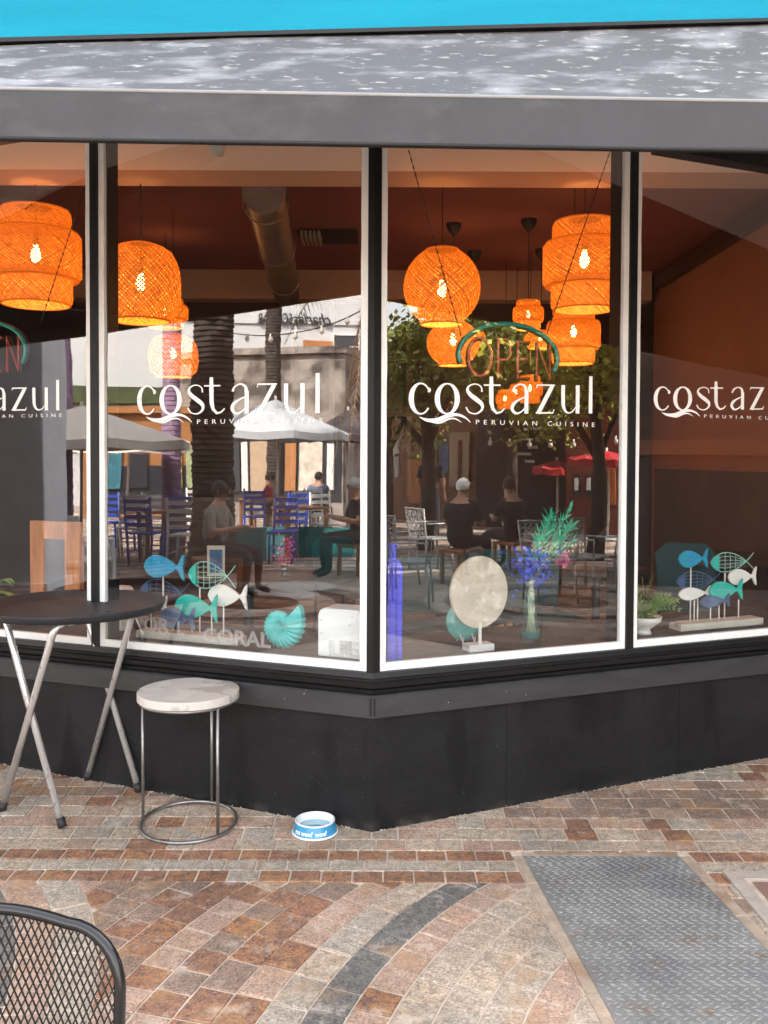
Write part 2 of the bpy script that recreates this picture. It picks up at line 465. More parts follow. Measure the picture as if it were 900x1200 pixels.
zt = 3.085
def X(s, px, py): return wl(s, px, py, .02)[0]
WIN = [('L', -3.7, X('L', 108.9, 650), 'outer left'), ('L', X('L', 118, 700), X('L', 430.9, 700), 'left'),
       ('R', X('R', 444.6, 700), X('R', 732, 690), 'right'), ('R', X('R', 740.6, 690), 3.7, 'outer right')]
DESC = ['outer window left of the thin mullion', 'window left of the corner post', 'window right of the corner post', 'outer window at right']
windows = []
for k, (s, x0, x1, nm) in enumerate(WIN):
    mb = MB(); M = RM[s]
    w = .034
    mb.box(x0, x0 + w, .034, .11, Z_FR, zt, M); mb.box(x1 - w, x1, .034, .11, Z_FR, zt, M)
    mb.box(x0 + w, x1 - w, .034, .11, Z_FR, Z_FR + .02, M); mb.box(x0 + w, x1 - w, .034, .11, zt - .05, zt, M)
    wdw = mb.build('window', black_trim, shop); wdw['label'] = DESC[k]
    a, b = (.026, .029) if k != 1 else (.029, .031)
    h = .034
    # the painted white border, with slightly wandering edges
    mb = MB(); N = 40
    for (xa, sg, ww) in ((x0, 1, a), (x1, -1, b)):
        poly = [(xa, Z_FR + .001), (xa, zt)]
        inner = []
        for i in range(N + 1):
            z = zt + (Z_FR + .001 - zt) * i / N
            inner.append((xa + sg * (ww + .0022 * noise.noise(Vector((xa * 9, z * 6, k))) + .0012 * noise.noise(Vector((xa * 9, z * 40, k)))), z))
        pp = [(xa, zt)] + inner + [(xa, Z_FR + .001)]
        for i in range(N):
            p, q = inner[i], inner[i + 1]
            mb.add([(xa, .014, p[1]), (p[0], .014, p[1]), (q[0], .014, q[1]), (xa, .014, q[1]), (xa, .0335, p[1]), (p[0], .0335, p[1]), (q[0], .0335, q[1]), (xa, .0335, q[1])],
                   [(0, 3, 2, 1), (1, 2, 6, 5), (0, 4, 7, 3)], M)
    mb.box(x0 + a - .002, x1 - b + .002, .0155, .0335, Z_FR + .001, Z_FR + h, M)
    mb.build('window_frame', white_trim, wdw)
    mb = MB()
    mb.cur = 1; mb.box(x0 + .012, x1 - .012, .026, .032, Z_FR + .01, zt - .02, M)
    # front face gets the reflective material
    mb.m[-6 + 2] = 0
    mb.build('glass_pane', [GLASS, GLASS_BODY], wdw)
    windows.append(wdw)

# mullions and corner post
for s, xa, xb in (('L', WIN[0][2] + .001, WIN[1][1] - .001), ('R', WIN[2][2] + .001, WIN[3][1] - .001)):
    mb = MB(); mb.box(xa, xb, .004, .115, Z_FR - .002, zt, RM[s]); mb.build('mullion', black_trim, shop)
mb = MB()
pts = [AX['L'] * (WIN[1][2] + .001) + IN['L'] * .008, corner_pt(.002), AX['R'] * (WIN[2][1] - .001) + IN['R'] * .008,
       AX['R'] * (WIN[2][1] - .001) + IN['R'] * .12, corner_pt(.12), AX['L'] * (WIN[1][2] + .001) + IN['L'] * .12]
mb.flatpoly([(p.x, p.y) for p in pts], Z_FR - .002, zt); mb.build('corner_post', black_trim, shop)

# wall above the windows, end walls; raised and lengthened to shade the plaza
mitred('upper_shade_wall', [(.02, zt), (.02, 11.0), (.25, 11.0), (.25, zt)], dark_wall)
for s, xa, xb in (('L', -15.0, -3.702), ('R', 3.702, 22.0)):
    mb = MB(); mb.box(xa, xb, .02, .2, Z_FR, zt, RM[s]); mb.build('end_wall', black_paint, shop)
def W(x, y): return (x - C0.x, y - C0.y)
EL = C0 + AX['L'] * -15 + IN['L'] * .22; ER = C0 + AX['R'] * 15 + IN['R'] * .22
mb = MB(); mb.flatpoly([(corner_pt(.1).x, corner_pt(.1).y), W(ER.x, ER.y), W(ER.x, 22.0), W(EL.x, 22.0), W(EL.x, EL.y)], 10.8, 10.98)
mb.build('shade_roof', dark_wall, shop)  # unseen slab added to cast shade and keep light out
mb = MB()
for xx, ya in ((EL.x, EL.y), (ER.x - .2, ER.y)): mb.box(xx - C0.x, xx + .2 - C0.x, ya + .05 - C0.y, 22 - C0.y, 0, 10.79)
mb.box(EL.x + .21 - C0.x, ER.x - .21 - C0.x, 21.8 - C0.y, 22 - C0.y, 0, 10.79)
mb.build('rear_wall', dark_wall, shop)

# the room
ci = corner_pt(.115)
cl = AX['L'] * -6.4 + IN['L'] * .115; cr = AX['R'] * 3.28 + IN['R'] * .115
YB, ZC, XR = 10.2, 3.6, 3.05
room = [(ci.x, ci.y), (cr.x, cr.y), W(XR, YB), W(-6.0, YB), (cl.x, cl.y)]
mb = MB(); mb.flatpoly(room, -.12, .02); mb.build('interior_floor', dark_floor, shop)
mb = MB(); mb.box(-6.2 - C0.x, XR + .1 - C0.x, 5.32 - C0.y, YB - C0.y, ZC, ZC + .1); mb.build('interior_ceiling', room_ceiling, shop)
sf = [(corner_pt(.26).x, corner_pt(.26).y), ((AX['R']*3.7+IN['R']*.26).x, (AX['R']*3.7+IN['R']*.26).y), W(3.6, 5.0), W(-6.2, 5.0), ((AX['L']*-6.4+IN['L']*.26).x, (AX['L']*-6.4+IN['L']*.26).y)]
mb = MB()
lx = (AX['L'] * -3.55 + IN['L'] * .12); mb.flatpoly([(corner_pt(.12).x, corner_pt(.12).y), W(3.05, 4.93), W(3.05, 5.0), W(-3.6, 5.0), (lx.x, lx.y)], 3.1, 3.7)
mb.build('soffit', soffit_paint, shop)
mb = MB(); mb.box(-6.2 - C0.x, XR - C0.x, 5.002 - C0.y, 5.3 - C0.y, 3.103, 3.72); mb.build('ceiling_beam', peach_paint, shop)
mb = MB(); mb.box(-6.2 - C0.x, XR + .1 - C0.x, YB + .002 - C0.y, YB + .22 - C0.y, 0.02, ZC + .1); mb.build('back_wall', dark_wall, shop)
mb = MB(); mb.box(-6.2 - C0.x, XR - .1 - C0.x, YB - .25 - C0.y, YB - C0.y, 3.28, ZC - .002); mb.build('back_beam', peach_paint, shop)
mb = MB(); mb.box(XR - C0.x, XR + .12 - C0.x, 4.95 - C0.y, YB - C0.y, .02, ZC - .003); mb.build('side_wall', terracotta, shop)
mb = MB(); mb.box(XR - .09 - C0.x, XR - .002 - C0.x, 5.31 - C0.y, YB - .3 - C0.y, ZC - .2, ZC - .06); mb.build('wall_rail', dark_wood, shop)
mb = MB(); mb.box(XR - .06 - C0.x, XR - .003 - C0.x, 4.97 - C0.y, YB - .3 - C0.y, .02, 1.42); mb.build('wainscot', mat('umber wainscot', (.10, .075, .065), .6, var=.2, scale=2), shop)
mb = MB(); mb.box(-6.2 - C0.x, -6.0 - C0.x, 5.8 - C0.y, YB - C0.y, .02, ZC - .003); mb.build('side_wall', dark_wall, shop)
# display ledge behind the glass
Z_L = .662
mitred('display_ledge', [(.112, .60), (.112, Z_L), (.62, Z_L), (.62, .60)], mat('dark ledge board', (.012, .011, .010), .8, var=.3, scale=5), xl=-3.6, xr=3.2)
mitred('knee_wall', [(.142, .02), (.142, .598), (.17, .598), (.17, .02)], dark_wall, xl=-3.6, xr=3.2)
# bar cabinets and shelf bays on the back wall
mb = MB(); mb.box(-3.0 - C0.x, -.9 - C0.x, YB - .7 - C0.y, YB - .002 - C0.y, .021, 1.1); mb.build('bar_counter', dark_wood, shop)
mb = MB()
for x in (-1.05, -.62, -.18, .25): mb.box(x - C0.x, x + .05 - C0.x, YB - .12 - C0.y, YB - .003 - C0.y, 1.1, 3.27)
for z in (2.0, 2.62): mb.box(-1.0 - C0.x, .25 - C0.x, YB - .11 - C0.y, YB - .004 - C0.y, z, z + .05)
mb.build('shelf_rack', dark_wood, shop)

# spiral duct, air vent, dome loudspeaker
mb = MB(); pts = []; rs = []
p0 = at(309, 224, 5.75); p1 = at(336, 345, 9.6)
for i in range(60):
    t = i / 59; p = p0.lerp(p1, t) - C0; pts.append(p); rs.append(.135 + (.006 if i % 6 == 0 else 0))
mb.tube(pts, rs, 20, caps=True)
mb.build('spiral_duct', steel, shop)
mb = MB()
for t in (.06, .42, .78):
    mb = MB()
    p = p0.lerp(p1, t) - C0
    mb.tube([p + Vector((math.cos(a) * .152, 0, math.sin(a) * .152)) for a in [i * 2 * PI / 20 for i in range(20)]], .008, 5, closed=True)
    mb.tube([p + Vector((0, 0, .17)), (p.x, p.y, ZC)], .006, 5); mb.build('duct_strap', steel, shop)
for i in range(5):
    p = at(352 + i * 5.0, 284, 8.2) - C0
    mb = MB(); mb.box(p.x, p.x + .022, p.y, p.y + .3, 3.52, 3.585); mb.build('vent_slat', mat('vent slats', (.45, .40, .36), .5), shop)
a_ = at(348, 268, 8.2) - C0; b_ = at(418, 296, 8.2) - C0
mb = MB(); mb.box(a_.x, b_.x, a_.y - .02, a_.y + .5, 3.586, 3.598); mb.build('vent_backing', dark_wall, shop)
p = at(255, 184, 4.4) - C0
mb = MB(); mb.lathe([(.0, -.10), (.03, -.098), (.042, -.06), (.045, 0), (.055, .004), (.055, .02)], 20, Matrix.Translation((p.x, p.y, 3.079)), cap=False)
mb.build('ceiling_speaker', mat('white plastic', (.7, .7, .68), .4), shop)

# bright blue upper fascia with a black strip painted as the shadow gap below it
a_ = at(-250, 51, 3.33); b_ = at(1150, 15, 3.33)
a_f, b_f = a_, b_
mb = MB(); x0, x1 = a_.x, b_.x
mb.prism([(x0 - C0.x, a_.z), (x1 - C0.x, b_.z), (x1 - C0.x, 11.05), (x0 - C0.x, 11.05)], 3.33 - C0.y, 3.40 - C0.y)
mb.build('blue_fascia', blue_paint, shop)
mb = MB(); mb.prism([(x0 - C0.x, a_.z - .016), (x1 - C0.x, b_.z - .012), (x1 - C0.x, b_.z + .0), (x0 - C0.x, a_.z + .0)], 3.325 - C0.y, 3.41 - C0.y)
mb.build('shadow_gap_strip', black_trim, shop)

# pale boarded soffit between the blue fascia and the window heads
wa, wb = AX['L'] * -9 + IN['L'] * .019, AX['R'] * 9 + IN['R'] * .019; cc_ = corner_pt(.019)
mb = MB(); mb.flatpoly([(wa.x, 3.405 - C0.y), (cc_.x - .25, 3.405 - C0.y), (cc_.x + .25, 3.405 - C0.y), (wb.x, 3.405 - C0.y), (wb.x, wb.y), (cc_.x, cc_.y), (wa.x, wa.y)], 3.125, 3.16)
mb.build('outer_soffit', soffit_paint, shop)

# ---------------------------------------------------------------- awning
YV = 2.62
aw = empty('awning', (0, YV, 0), 0, 'faded grey canvas awning with bird spots sloping over the windows', 'awning')
zf0, zf1 = at(0, 105, YV).z, at(900, 120, YV).z
zb0, zb1 = at(0, 161, YV).z, at(900, 175.5, YV).z
xa, xb = at(0, 100, YV).x, at(900, 100, YV).x
def zl(x, a, b): return a + (b - a) * (x - xa) / (xb - xa)
mb = MB(); N = 120; x0, x1 = -8.0, 8.0; mb.smooth = True
rows = [(0.0, 'f', 0), (.25, 'm', 0), (.55, 'm', 0), (.93, 't', 0)]
def zc(x, t):
    zf = zl(x, zf0, zf1); fas = a_f.z + (b_f.z - a_f.z) * (x - a_f.x) / (b_f.x - a_f.x); zr = zf + (fas - .020 - zf) / .763
    sag = -.014 * math.sin(PI * t) * (1 + .4 * math.sin(x * 2.3)) + .004 * noise.noise(Vector((x * 3, t * 4, 0)))
    return zf + (zr - zf) * t + sag
T = [i / 10 for i in range(11)]
for dz in (0, -.006):
    for i in range(N + 1):
        x = x0 + (x1 - x0) * i / N
        for t in T: mb.v.append((x, .93 * t, zc(x, t) + dz))
m_ = len(T)
for i in range(N):
    for j in range(m_ - 1):
        a = i * m_ + j; mb.face((a, a + m_, a + m_ + 1, a + 1))
        b = a + (N + 1) * m_; mb.cur = 1; mb.face((b, b + 1, b + m_ + 1, b + m_)); mb.cur = 0
mb.build('canopy', [awning_top, mat('darkened awning underside', (.035, .033, .034), .9)], aw)  # underside shade put into the colour to cut haze on the glass
mb = MB(); mb.smooth = True
for dy in (-.001, .006):
    for i in range(N + 1):
        x = x0 + (x1 - x0) * i / N
        for j in range(6):
            t = j / 5; z = zc(x, 0) + (zl(x, zb0, zb1) - zc(x, 0)) * t
            w = .004 * noise.noise(Vector((x * 2.2, t * 2, 5))) * t
            mb.v.append((x, -.004 + dy + w, z + (.003 if j == 0 else 0)))
for i in range(N):
    for j in range(5):
        a = i * 6 + j; mb.face((a, a + 1, a + 7, a + 6))
        b = a + (N + 1) * 6; mb.face((b, b + 6, b + 7, b + 1))
mb.build('valance', awning_front, aw)
for sx in (-3.35, -1.62, 1.72, 3.3):
    mb = MB()
    mb.cur = 1
    mb.add([(sx + q, -.0085, zz) for zz in (zl(sx, zf0, zf1), zl(sx, zb0, zb1)) for q in (0, .018)], [(0, 1, 3, 2)])
    mb.build('seam', [awning_top, awning_front], aw)
mb = MB(); mb.tube([(x, -.002, zl(x, zf0, zf1) + .002) for x in (x0, x1)], .006, 6); mb.build('piping', mat('awning piping', (.27, .27, .27), .7), aw)
mb = MB(); mb.tube([(x, .002, zl(x, zb0, zb1) - .002) for x in (x0, x1)], .009, 6); mb.build('hem_bar', black_trim, aw)
mb = MB()
for x in (-3.2, 3.6): mb = MB(); mb.box(x, x + .03, .02, .95, 2.50, 2.53); mb.build('awning_arm', black_trim, aw)
mb = MB()
q0 = at(770, 170, 2.72) - Vector((0, YV, 0)); q1 = at(930, 188, 3.15) - Vector((0, YV, 0))
d_ = (q1 - q0); s_ = Vector((0, 0, .036))
mb.add([q0 - s_*.25, q1 - s_*1.1, q1 + s_*2.2, q0 + s_*2, q0 - s_*.25 + Vector((0,.06,0)), q1 - s_*1.1 + Vector((0,.06,0)), q1 + s_*2.2 + Vector((0,.06,0)), q0 + s_*2 + Vector((0,.06,0))],
       [(0,1,2,3), (7,6,5,4), (0,4,5,1), (1,5,6,2), (2,6,7,3), (3,7,4,0)])
mb.build('awning_arm', black_trim, aw)

# ---------------------------------------------------------------- window lettering
def dens(pts, n=5):
    """Catmull-Rom through the points (x, y, width)"""
    out = []
    P = [pts[0]] + list(pts) + [pts[-1]]
    for i in range(1, len(P) - 2):
        for k in range(n):
            t = k / n
            out.append(tuple(.5 * ((2*P[i][c]) + (-P[i-1][c] + P[i+1][c])*t + (2*P[i-1][c] - 5*P[i][c] + 4*P[i+1][c] - P[i+2][c])*t*t
                                   + (-P[i-1][c] + 3*P[i][c] - 3*P[i+1][c] + P[i+2][c])*t**3) for c in range(3)))
    out.append(tuple(pts[-1]))
    return out
def ell(cx, cy, rx, ry, a0, a1, w, n=28):
    out = []
    for i in range(n + 1):
        a = R(a0 + (a1 - a0) * i / n)
        out.append((cx + rx * math.cos(a), cy - ry * math.sin(a), w(a)))
    return out
GLY = [
 ell(150, 135, 29, 48, 38, 322, lambda a: 4.6 + 11 * max(0, -math.cos(a)) ** 1.6),
 dens([(174, 100, 3), (176, 108, 9), (172, 114, 5)], 4),
 ell(231, 135, 31, 48, 0, 360, lambda a: 4.4 + 11.5 * abs(math.cos(a)) ** 1.7, 40),
 dens([(340, 112, 5), (337, 96, 4), (320, 87, 3.5), (300, 93, 5), (294, 108, 9), (306, 124, 12), (324, 138, 13), (340, 153, 11), (340, 170, 7), (322, 183, 4), (300, 178, 3.5), (290, 162, 5)]),
 [(370, 62, 11), (370, 100, 14), (371, 148, 13.5), (376, 168, 10), (388, 181, 7), (402, 178, 5), (414, 166, 3.5)],
 [(346, 90, 4.5), (400, 90, 4.5)],
 dens([(440, 110, 7), (447, 95, 5.5), (465, 86, 4.5), (481, 94, 8), (485, 112, 12)], 5),
 [(486, 108, 13), (486, 183, 13)],
 dens([(486, 126, 4), (462, 137, 5), (444, 151, 10), (439, 168, 11), (451, 182, 7), (469, 177, 4.5), (486, 160, 4)], 5),
 [(520, 98, 3), (521, 88, 4.5), (582, 88, 4.5)], [(574, 89, 13), (526, 182, 13)], [(518, 181, 4.5), (576, 181, 4.5), (580, 170, 3)],
 dens([(611, 87, 13), (611, 130, 13), (613, 160, 11), (624, 179, 6), (642, 178, 3.5), (660, 156, 3)], 5),
 [(662, 87, 13), (662, 183, 13)],
 [(708, 56, 12), (708, 183, 13)],
 dens([(146, 193, 1.5), (170, 203, 9), (200, 203, 12), (232, 190, 11), (262, 186, 8), (288, 196, 5), (304, 211, 1.5)], 6),
 dens([(168, 206, 1), (205, 212, 5), (235, 200, 5), (256, 199, 4), (276, 211, 1)], 6),
]
def logo(s, pxl, pxr, bl, br, wdw):
    """pxl, pxr: where the lettering starts and ends; bl, br: its baseline at both ends"""
    xa_, za_ = wl(s, pxl, bl, .026); xb_, zb_ = wl(s, pxr, br, .026)
    k = (xb_ - xa_) / (715 - 118); sl = (zb_ - za_) / (xb_ - xa_)
    kz = (pxr - pxl) / 597 * wallpt(s, (xa_ + xb_) / 2, 0, 0).y / F_PX
    i = 0
    for nm, ids in (('letter', (0, 1)), ('letter', (2,)), ('letter', (3,)), ('letter', (4, 5)), ('letter', (6, 7, 8)), ('letter', (9, 10, 11)), ('letter', (12, 13)), ('letter', (14,)), ('wave_mark', (15, 16))):
        mb = MB()
        for q in ids:
            y = .0242 - .0001 * (i % 4); i += 1
            pts = [(xa_ + (p[0] - 118) * k, za_ + (183 - p[1]) * kz + sl * (p[0] - 118) * k) for p in GLY[q]]
            mb.ribbon(pts, [(p[2] - .3) * k for p in GLY[q]], y, .0252)
        mb.v = [tuple(RM[s] @ Vector(v)) for v in mb.v]
        mb.build(nm, vinyl, wdw)
    M = RM[s] @ Matrix.Translation((xa_ + (320 - 118) * k, .0250, za_ - (217 - 183) * kz + sl * 200 * k)) @ UPR
    text_mesh('small_lettering', 'PERUVIAN CUISINE', 21.5 * kz, vinyl, wdw, M, spacing=2.0, fit=(722 - 320) * k, offset=-.0002)
logo('L', 162.5, 375, 485.3, 484.3, windows[1])
logo('R', 480.5, 694, 485, 484.5, windows[2])
logo('R', 767, 929, 480.6, 479.6, windows[3])
logo('L', -92, 70, 481.5, 480.8, windows[0])
for body, pa, pb, py in (('CORAL', 238, 317, 752), ('LES', 384, 437, 768), ('OR', 168, 199, 739), ('L', 207, 216, 744)):
    x_, z_ = wl('L', pa, py, .025); x2_, _ = wl('L', pb, py, .025)
    text_mesh('glass_lettering', body, .088, vinyl_grey, windows[1], RM['L'] @ Matrix.Translation((x_, .0250, z_)) @ UPR, offset=.003, fit=x2_ - x_)

# ---------------------------------------------------------------- pavement and its pavers
mortar = mat('sandy paver joint', (.62, .52, .42), .9, var=.25, scale=12, bump=.5, bscale=160)
def plaza_mat():
    m = bpy.data.materials.new('ringed plaza paving'); m.use_nodes = True
    nt = m.node_tree; n = nt.nodes; l = nt.links
    b = n['Principled BSDF']; b.inputs['Roughness'].default_value = .8
    ge = n.new('ShaderNodeNewGeometry'); sep = n.new('ShaderNodeSeparateXYZ'); l.new(ge.outputs['Position'], sep.inputs[0])
    def math_(op, a, b2=None):
        x = n.new('ShaderNodeMath'); x.operation = op
        for i, v in enumerate((a, b2)):
            if v is None: continue
            if hasattr(v, 'type') or hasattr(v, 'is_linked'): l.new(v, x.inputs[i])
            else: x.inputs[i].default_value = v
        return x.outputs[0]
    left = math_('LESS_THAN', sep.outputs['X'], -.2)
    c1 = mirror('L', at(292, 540, 9.4)); c2 = mirror('R', at(668, 540, 9.6))
    cx = math_('ADD', math_('MULTIPLY', left, c1.x - c2.x), c2.x)
    cy = math_('ADD', math_('MULTIPLY', left, c1.y - c2.y), c2.y)
    dx = math_('SUBTRACT', sep.outputs['X'], cx); dy = math_('SUBTRACT', sep.outputs['Y'], cy)
    r = math_('SQRT', math_('ADD', math_('MULTIPLY', dx, dx), math_('MULTIPLY', dy, dy)))
    an = math_('ARCTAN2', dy, dx)
    k = math_('FLOOR', math_('DIVIDE', r, .22))
    fr = math_('FRACT', math_('DIVIDE', r, .22))
    wn_ = n.new('ShaderNodeTexWhiteNoise'); wn_.noise_dimensions = '1D'; l.new(k, wn_.inputs['W'])
    cr = n.new('ShaderNodeValToRGB'); e = cr.color_ramp.elements
    e[0].color = (.05, .045, .04, 1); e[1].color = (.50, .44, .38, 1); e.new(.35).color = (.20, .14, .11, 1); e.new(.7).color = (.29, .22, .18, 1)
    l.new(wn_.outputs['Value'], cr.inputs[0])
    seg = math_('FLOOR', math_('MULTIPLY', an, math_('MULTIPLY', math_('MAXIMUM', k, 1.0), 2.1)))
    sfr = math_('FRACT', math_('MULTIPLY', an, math_('MULTIPLY', math_('MAXIMUM', k, 1.0), 2.1)))
    w2 = n.new('ShaderNodeTexWhiteNoise'); w2.noise_dimensions = '2D'
    cb = n.new('ShaderNodeCombineXYZ'); l.new(k, cb.inputs[0]); l.new(seg, cb.inputs[1]); l.new(cb.outputs[0], w2.inputs['Vector'])
    mr = n.new('ShaderNodeMapRange'); mr.inputs['To Min'].default_value = .7; mr.inputs['To Max'].default_value = 1.3; l.new(w2.outputs['Value'], mr.inputs['Value'])
    joint = math_('MAXIMUM', math_('LESS_THAN', fr, .06), math_('LESS_THAN', sfr, .04))
    mx = n.new('ShaderNodeMix'); mx.data_type = 'RGBA'; mx.blend_type = 'MULTIPLY'; mx.inputs['Factor'].default_value = 1
    l.new(cr.outputs[0], mx.inputs['A']); l.new(mr.outputs[0], mx.inputs['B'])
    m2 = n.new('ShaderNodeMix'); m2.data_type = 'RGBA'; l.new(joint, m2.inputs['Factor']); l.new(mx.outputs['Result'], m2.inputs['A']); m2.inputs['B'].default_value = (.38, .34, .29, 1)
    l.new(m2.outputs['Result'], b.inputs['Base Color'])
    return m
PLAZA = plaza_mat()
mb = MB()
xs = [-90, -30, -8, -3, -1.8, -1, 0, 1, 1.8, 3, 8, 30, 90]
ys = [-90, -30, -10, -4, .5, 2.2, 2.3, 3.0, 3.5, 4.0, 4.5, 5.0, 8.0, 30, 90]
for y in ys:
    for x in xs: mb.v.append((x, y, -.014 if y <= .5 else min(gz(x, y), .09) - (.0045 if abs(x) < 3.5 else .014)))
for j in range(len(ys) - 1):
    for i in range(len(xs) - 1):
        near = ys[j] >= .5 and ys[j+1] <= 5 and xs[i] >= -3 and xs[i+1] <= 3
        mb.cur = 0 if near else 1
        a = j * len(xs) + i; mb.face((a, a + 1, a + 1 + len(xs), a + len(xs)))
pave = mb.build('pavement', [mortar, PLAZA]); tag(pave, 'clay paver plaza laid in straight courses and sweeping rings', kind='structure')

def clip(poly, px, py, nx, ny):     # keep the side where (p - P).n >= 0
    out = []
    for i in range(len(poly)):
        a = poly[i]; b = poly[(i + 1) % len(poly)]
        da = (a[0]-px)*nx + (a[1]-py)*ny; db = (b[0]-px)*nx + (b[1]-py)*ny
        if da >= 0: out.append(a)
        if (da >= 0) != (db >= 0):
            t = da / (da - db); out.append((a[0] + (b[0]-a[0])*t, a[1] + (b[1]-a[1])*t))
    return out
def area(p): return abs(sum(p[i][0]*p[(i+1) % len(p)][1] - p[(i+1) % len(p)][0]*p[i][1] for i in range(len(p)))) / 2
def cen(p): return (sum(a[0] for a in p) / len(p), sum(a[1] for a in p) / len(p))
GR = [(.535, 3.372), (1.13, 3.372), (1.245, 2.05), (.655, 2.05)]    # metal cover, plan
def off_line(a, b, d):                                             # point and normal of an edge pushed outwards (left of a->b) by d
    t = Vector((b[0]-a[0], b[1]-a[1])).normalized(); nrm = Vector((-t.y, t.x))
    return (a[0] + nrm.x*d, a[1] + nrm.y*d, nrm.x, nrm.y)
RC = (1.8, 1.75); R0 = 1.995; RW = .112
LC = (-2.78, 2.05); LR = 2.02
YS = 3.15
pieces = []                                                        # (polygon, kind)
rowk = ['rust', 'grey', 'rust', 'tan', 'tan', 'pink', 'tan', 'brown', 'brown', 'pink', 'tan', 'tan', 'pink', 'tan', 'tan', 'pink']
rowy = [3.15, 3.238, 3.325, 3.41]
while rowy[-1] < 4.75: rowy.append(rowy[-1] + .098)
rr = random.Random(5)
for j in range(len(rowy) - 1):
    x = -2.3 + rr.random() * .1
    while x < 2.4:
        w = .112 if j in (0, 2) else rr.choice((.105, .115, .125, .16))
        k = rowk[j % len(rowk)]
        if j > 2:
            u = rr.random()
            if x > .5 and j in (7, 8, 9, 6): k = 'brown' if u < .75 else 'pink'
            elif u < .22: k = 'pink'
            elif u < .34: k = 'rust' if x > .3 or x < -.6 else 'tan'
            elif u < .5: k = 'grey'
        elif rr.random() < .08: k = 'grey' if k == 'rust' else 'tan'
        pieces.append(([(x, rowy[j]), (x + w, rowy[j]), (x + w, rowy[j+1]), (x, rowy[j+1])], k, 'row'))
        x += w
yy = 3.15; j = 0                                                    # courses beside the metal cover
while yy > 1.7:
    x = 1.0 + (j % 2) * .05
    while x < 2.2:
        pieces.append(([(x, yy - .105), (x + .112, yy - .105), (x + .112, yy), (x, yy)], rr.choice(('brown', 'pink', 'pink', 'grey', 'tan')), 'side'))
        x += .112
    yy -= .105; j += 1
ringk = {0: 'dark', 1: 'tan', 2: 'pink', 3: 'rust', 4: 'rust', 5: 'pink', 6: 'rust', 7: 'rust', 8: 'brown', 9: 'rust', 10: 'pink', 11: 'rust', -1: 'pink', -2: 'tan', -3: 'tan', -4: 'grey', -5: 'pink', -6: 'tan'}
for k in range(-12, 16):
    ra = R0 + RW * k; rb = ra + RW; da = .110 / ((ra + rb) / 2) if k not in (1, 2, 3) else .15 / ((ra + rb) / 2)
    n = max(8, round(2 * PI / da)); off = rr.random()
    for i in range(n):
        a0 = (i + off) * 2 * PI / n; a1 = a0 + 2 * PI / n; am = (a0 + a1) / 2
        cxx = RC[0] + (ra + .05) * math.cos(am); cyy = RC[1] + (ra + .05) * math.sin(am)
        if not (-1.9 < cxx < 1.3 and 1.6 < cyy < 3.35): continue
        kk = ringk.get(k, rr.choice(('tan', 'grey', 'pink') if k < 0 else ('rust', 'pink', 'tan')))
        u = rr.random()
        if kk == 'rust' and u < .25: kk = 'brown'
        elif kk == 'rust' and u < .32: kk = 'pink'
        elif kk == 'pink' and u < .25: kk = 'rust' if k > 0 or k == -1 else 'tan'
        elif kk == 'tan' and u < .3: kk = 'grey'
        pl = [(RC[0] + rr_ * math.cos(a), RC[1] + rr_ * math.sin(a)) for rr_, a in ((ra, a0), (rb, a0), (rb, a1), (ra, a1))]
        pieces.append((pl[::-1], kk, 'ring'))
lk = {-1: 'grey', -2: 'pink', -3: 'dark', -4: 'tan', -5: 'rust', -6: 'grey'}
for k in range(-14, 0):
    ra = LR + .118 * k; rb = ra + .118
    n = round(2 * PI * (ra + .05) / .15); off = rr.random()
    for i in range(n):
        a0 = (i + off) * 2 * PI / n; a1 = a0 + 2 * PI / n; am = (a0 + a1) / 2
        cxx = LC[0] + (ra + .05) * math.cos(am); cyy = LC[1] + (ra + .05) * math.sin(am)
        if not (-2.2 < cxx < 0 and 1.6 < cyy < 3.35): continue
        pl = [(LC[0] + rr_ * math.cos(a), LC[1] + rr_ * math.sin(a)) for rr_, a in ((ra, a0), (rb, a0), (rb, a1), (ra, a1))]
        pieces.append((pl[::-1], lk.get(k, rr.choice(('tan', 'pink', 'grey'))), 'left'))
nl, nr_ = Vector((-IN['L'].x, -IN['L'].y)), Vector((-IN['R'].x, -IN['R'].y))
G = .0032
final = []
e_l = off_line(GR[3], GR[0], .042); e_t = off_line(GR[0], GR[1], .032); e_r = off_line(GR[1], GR[2], .045)
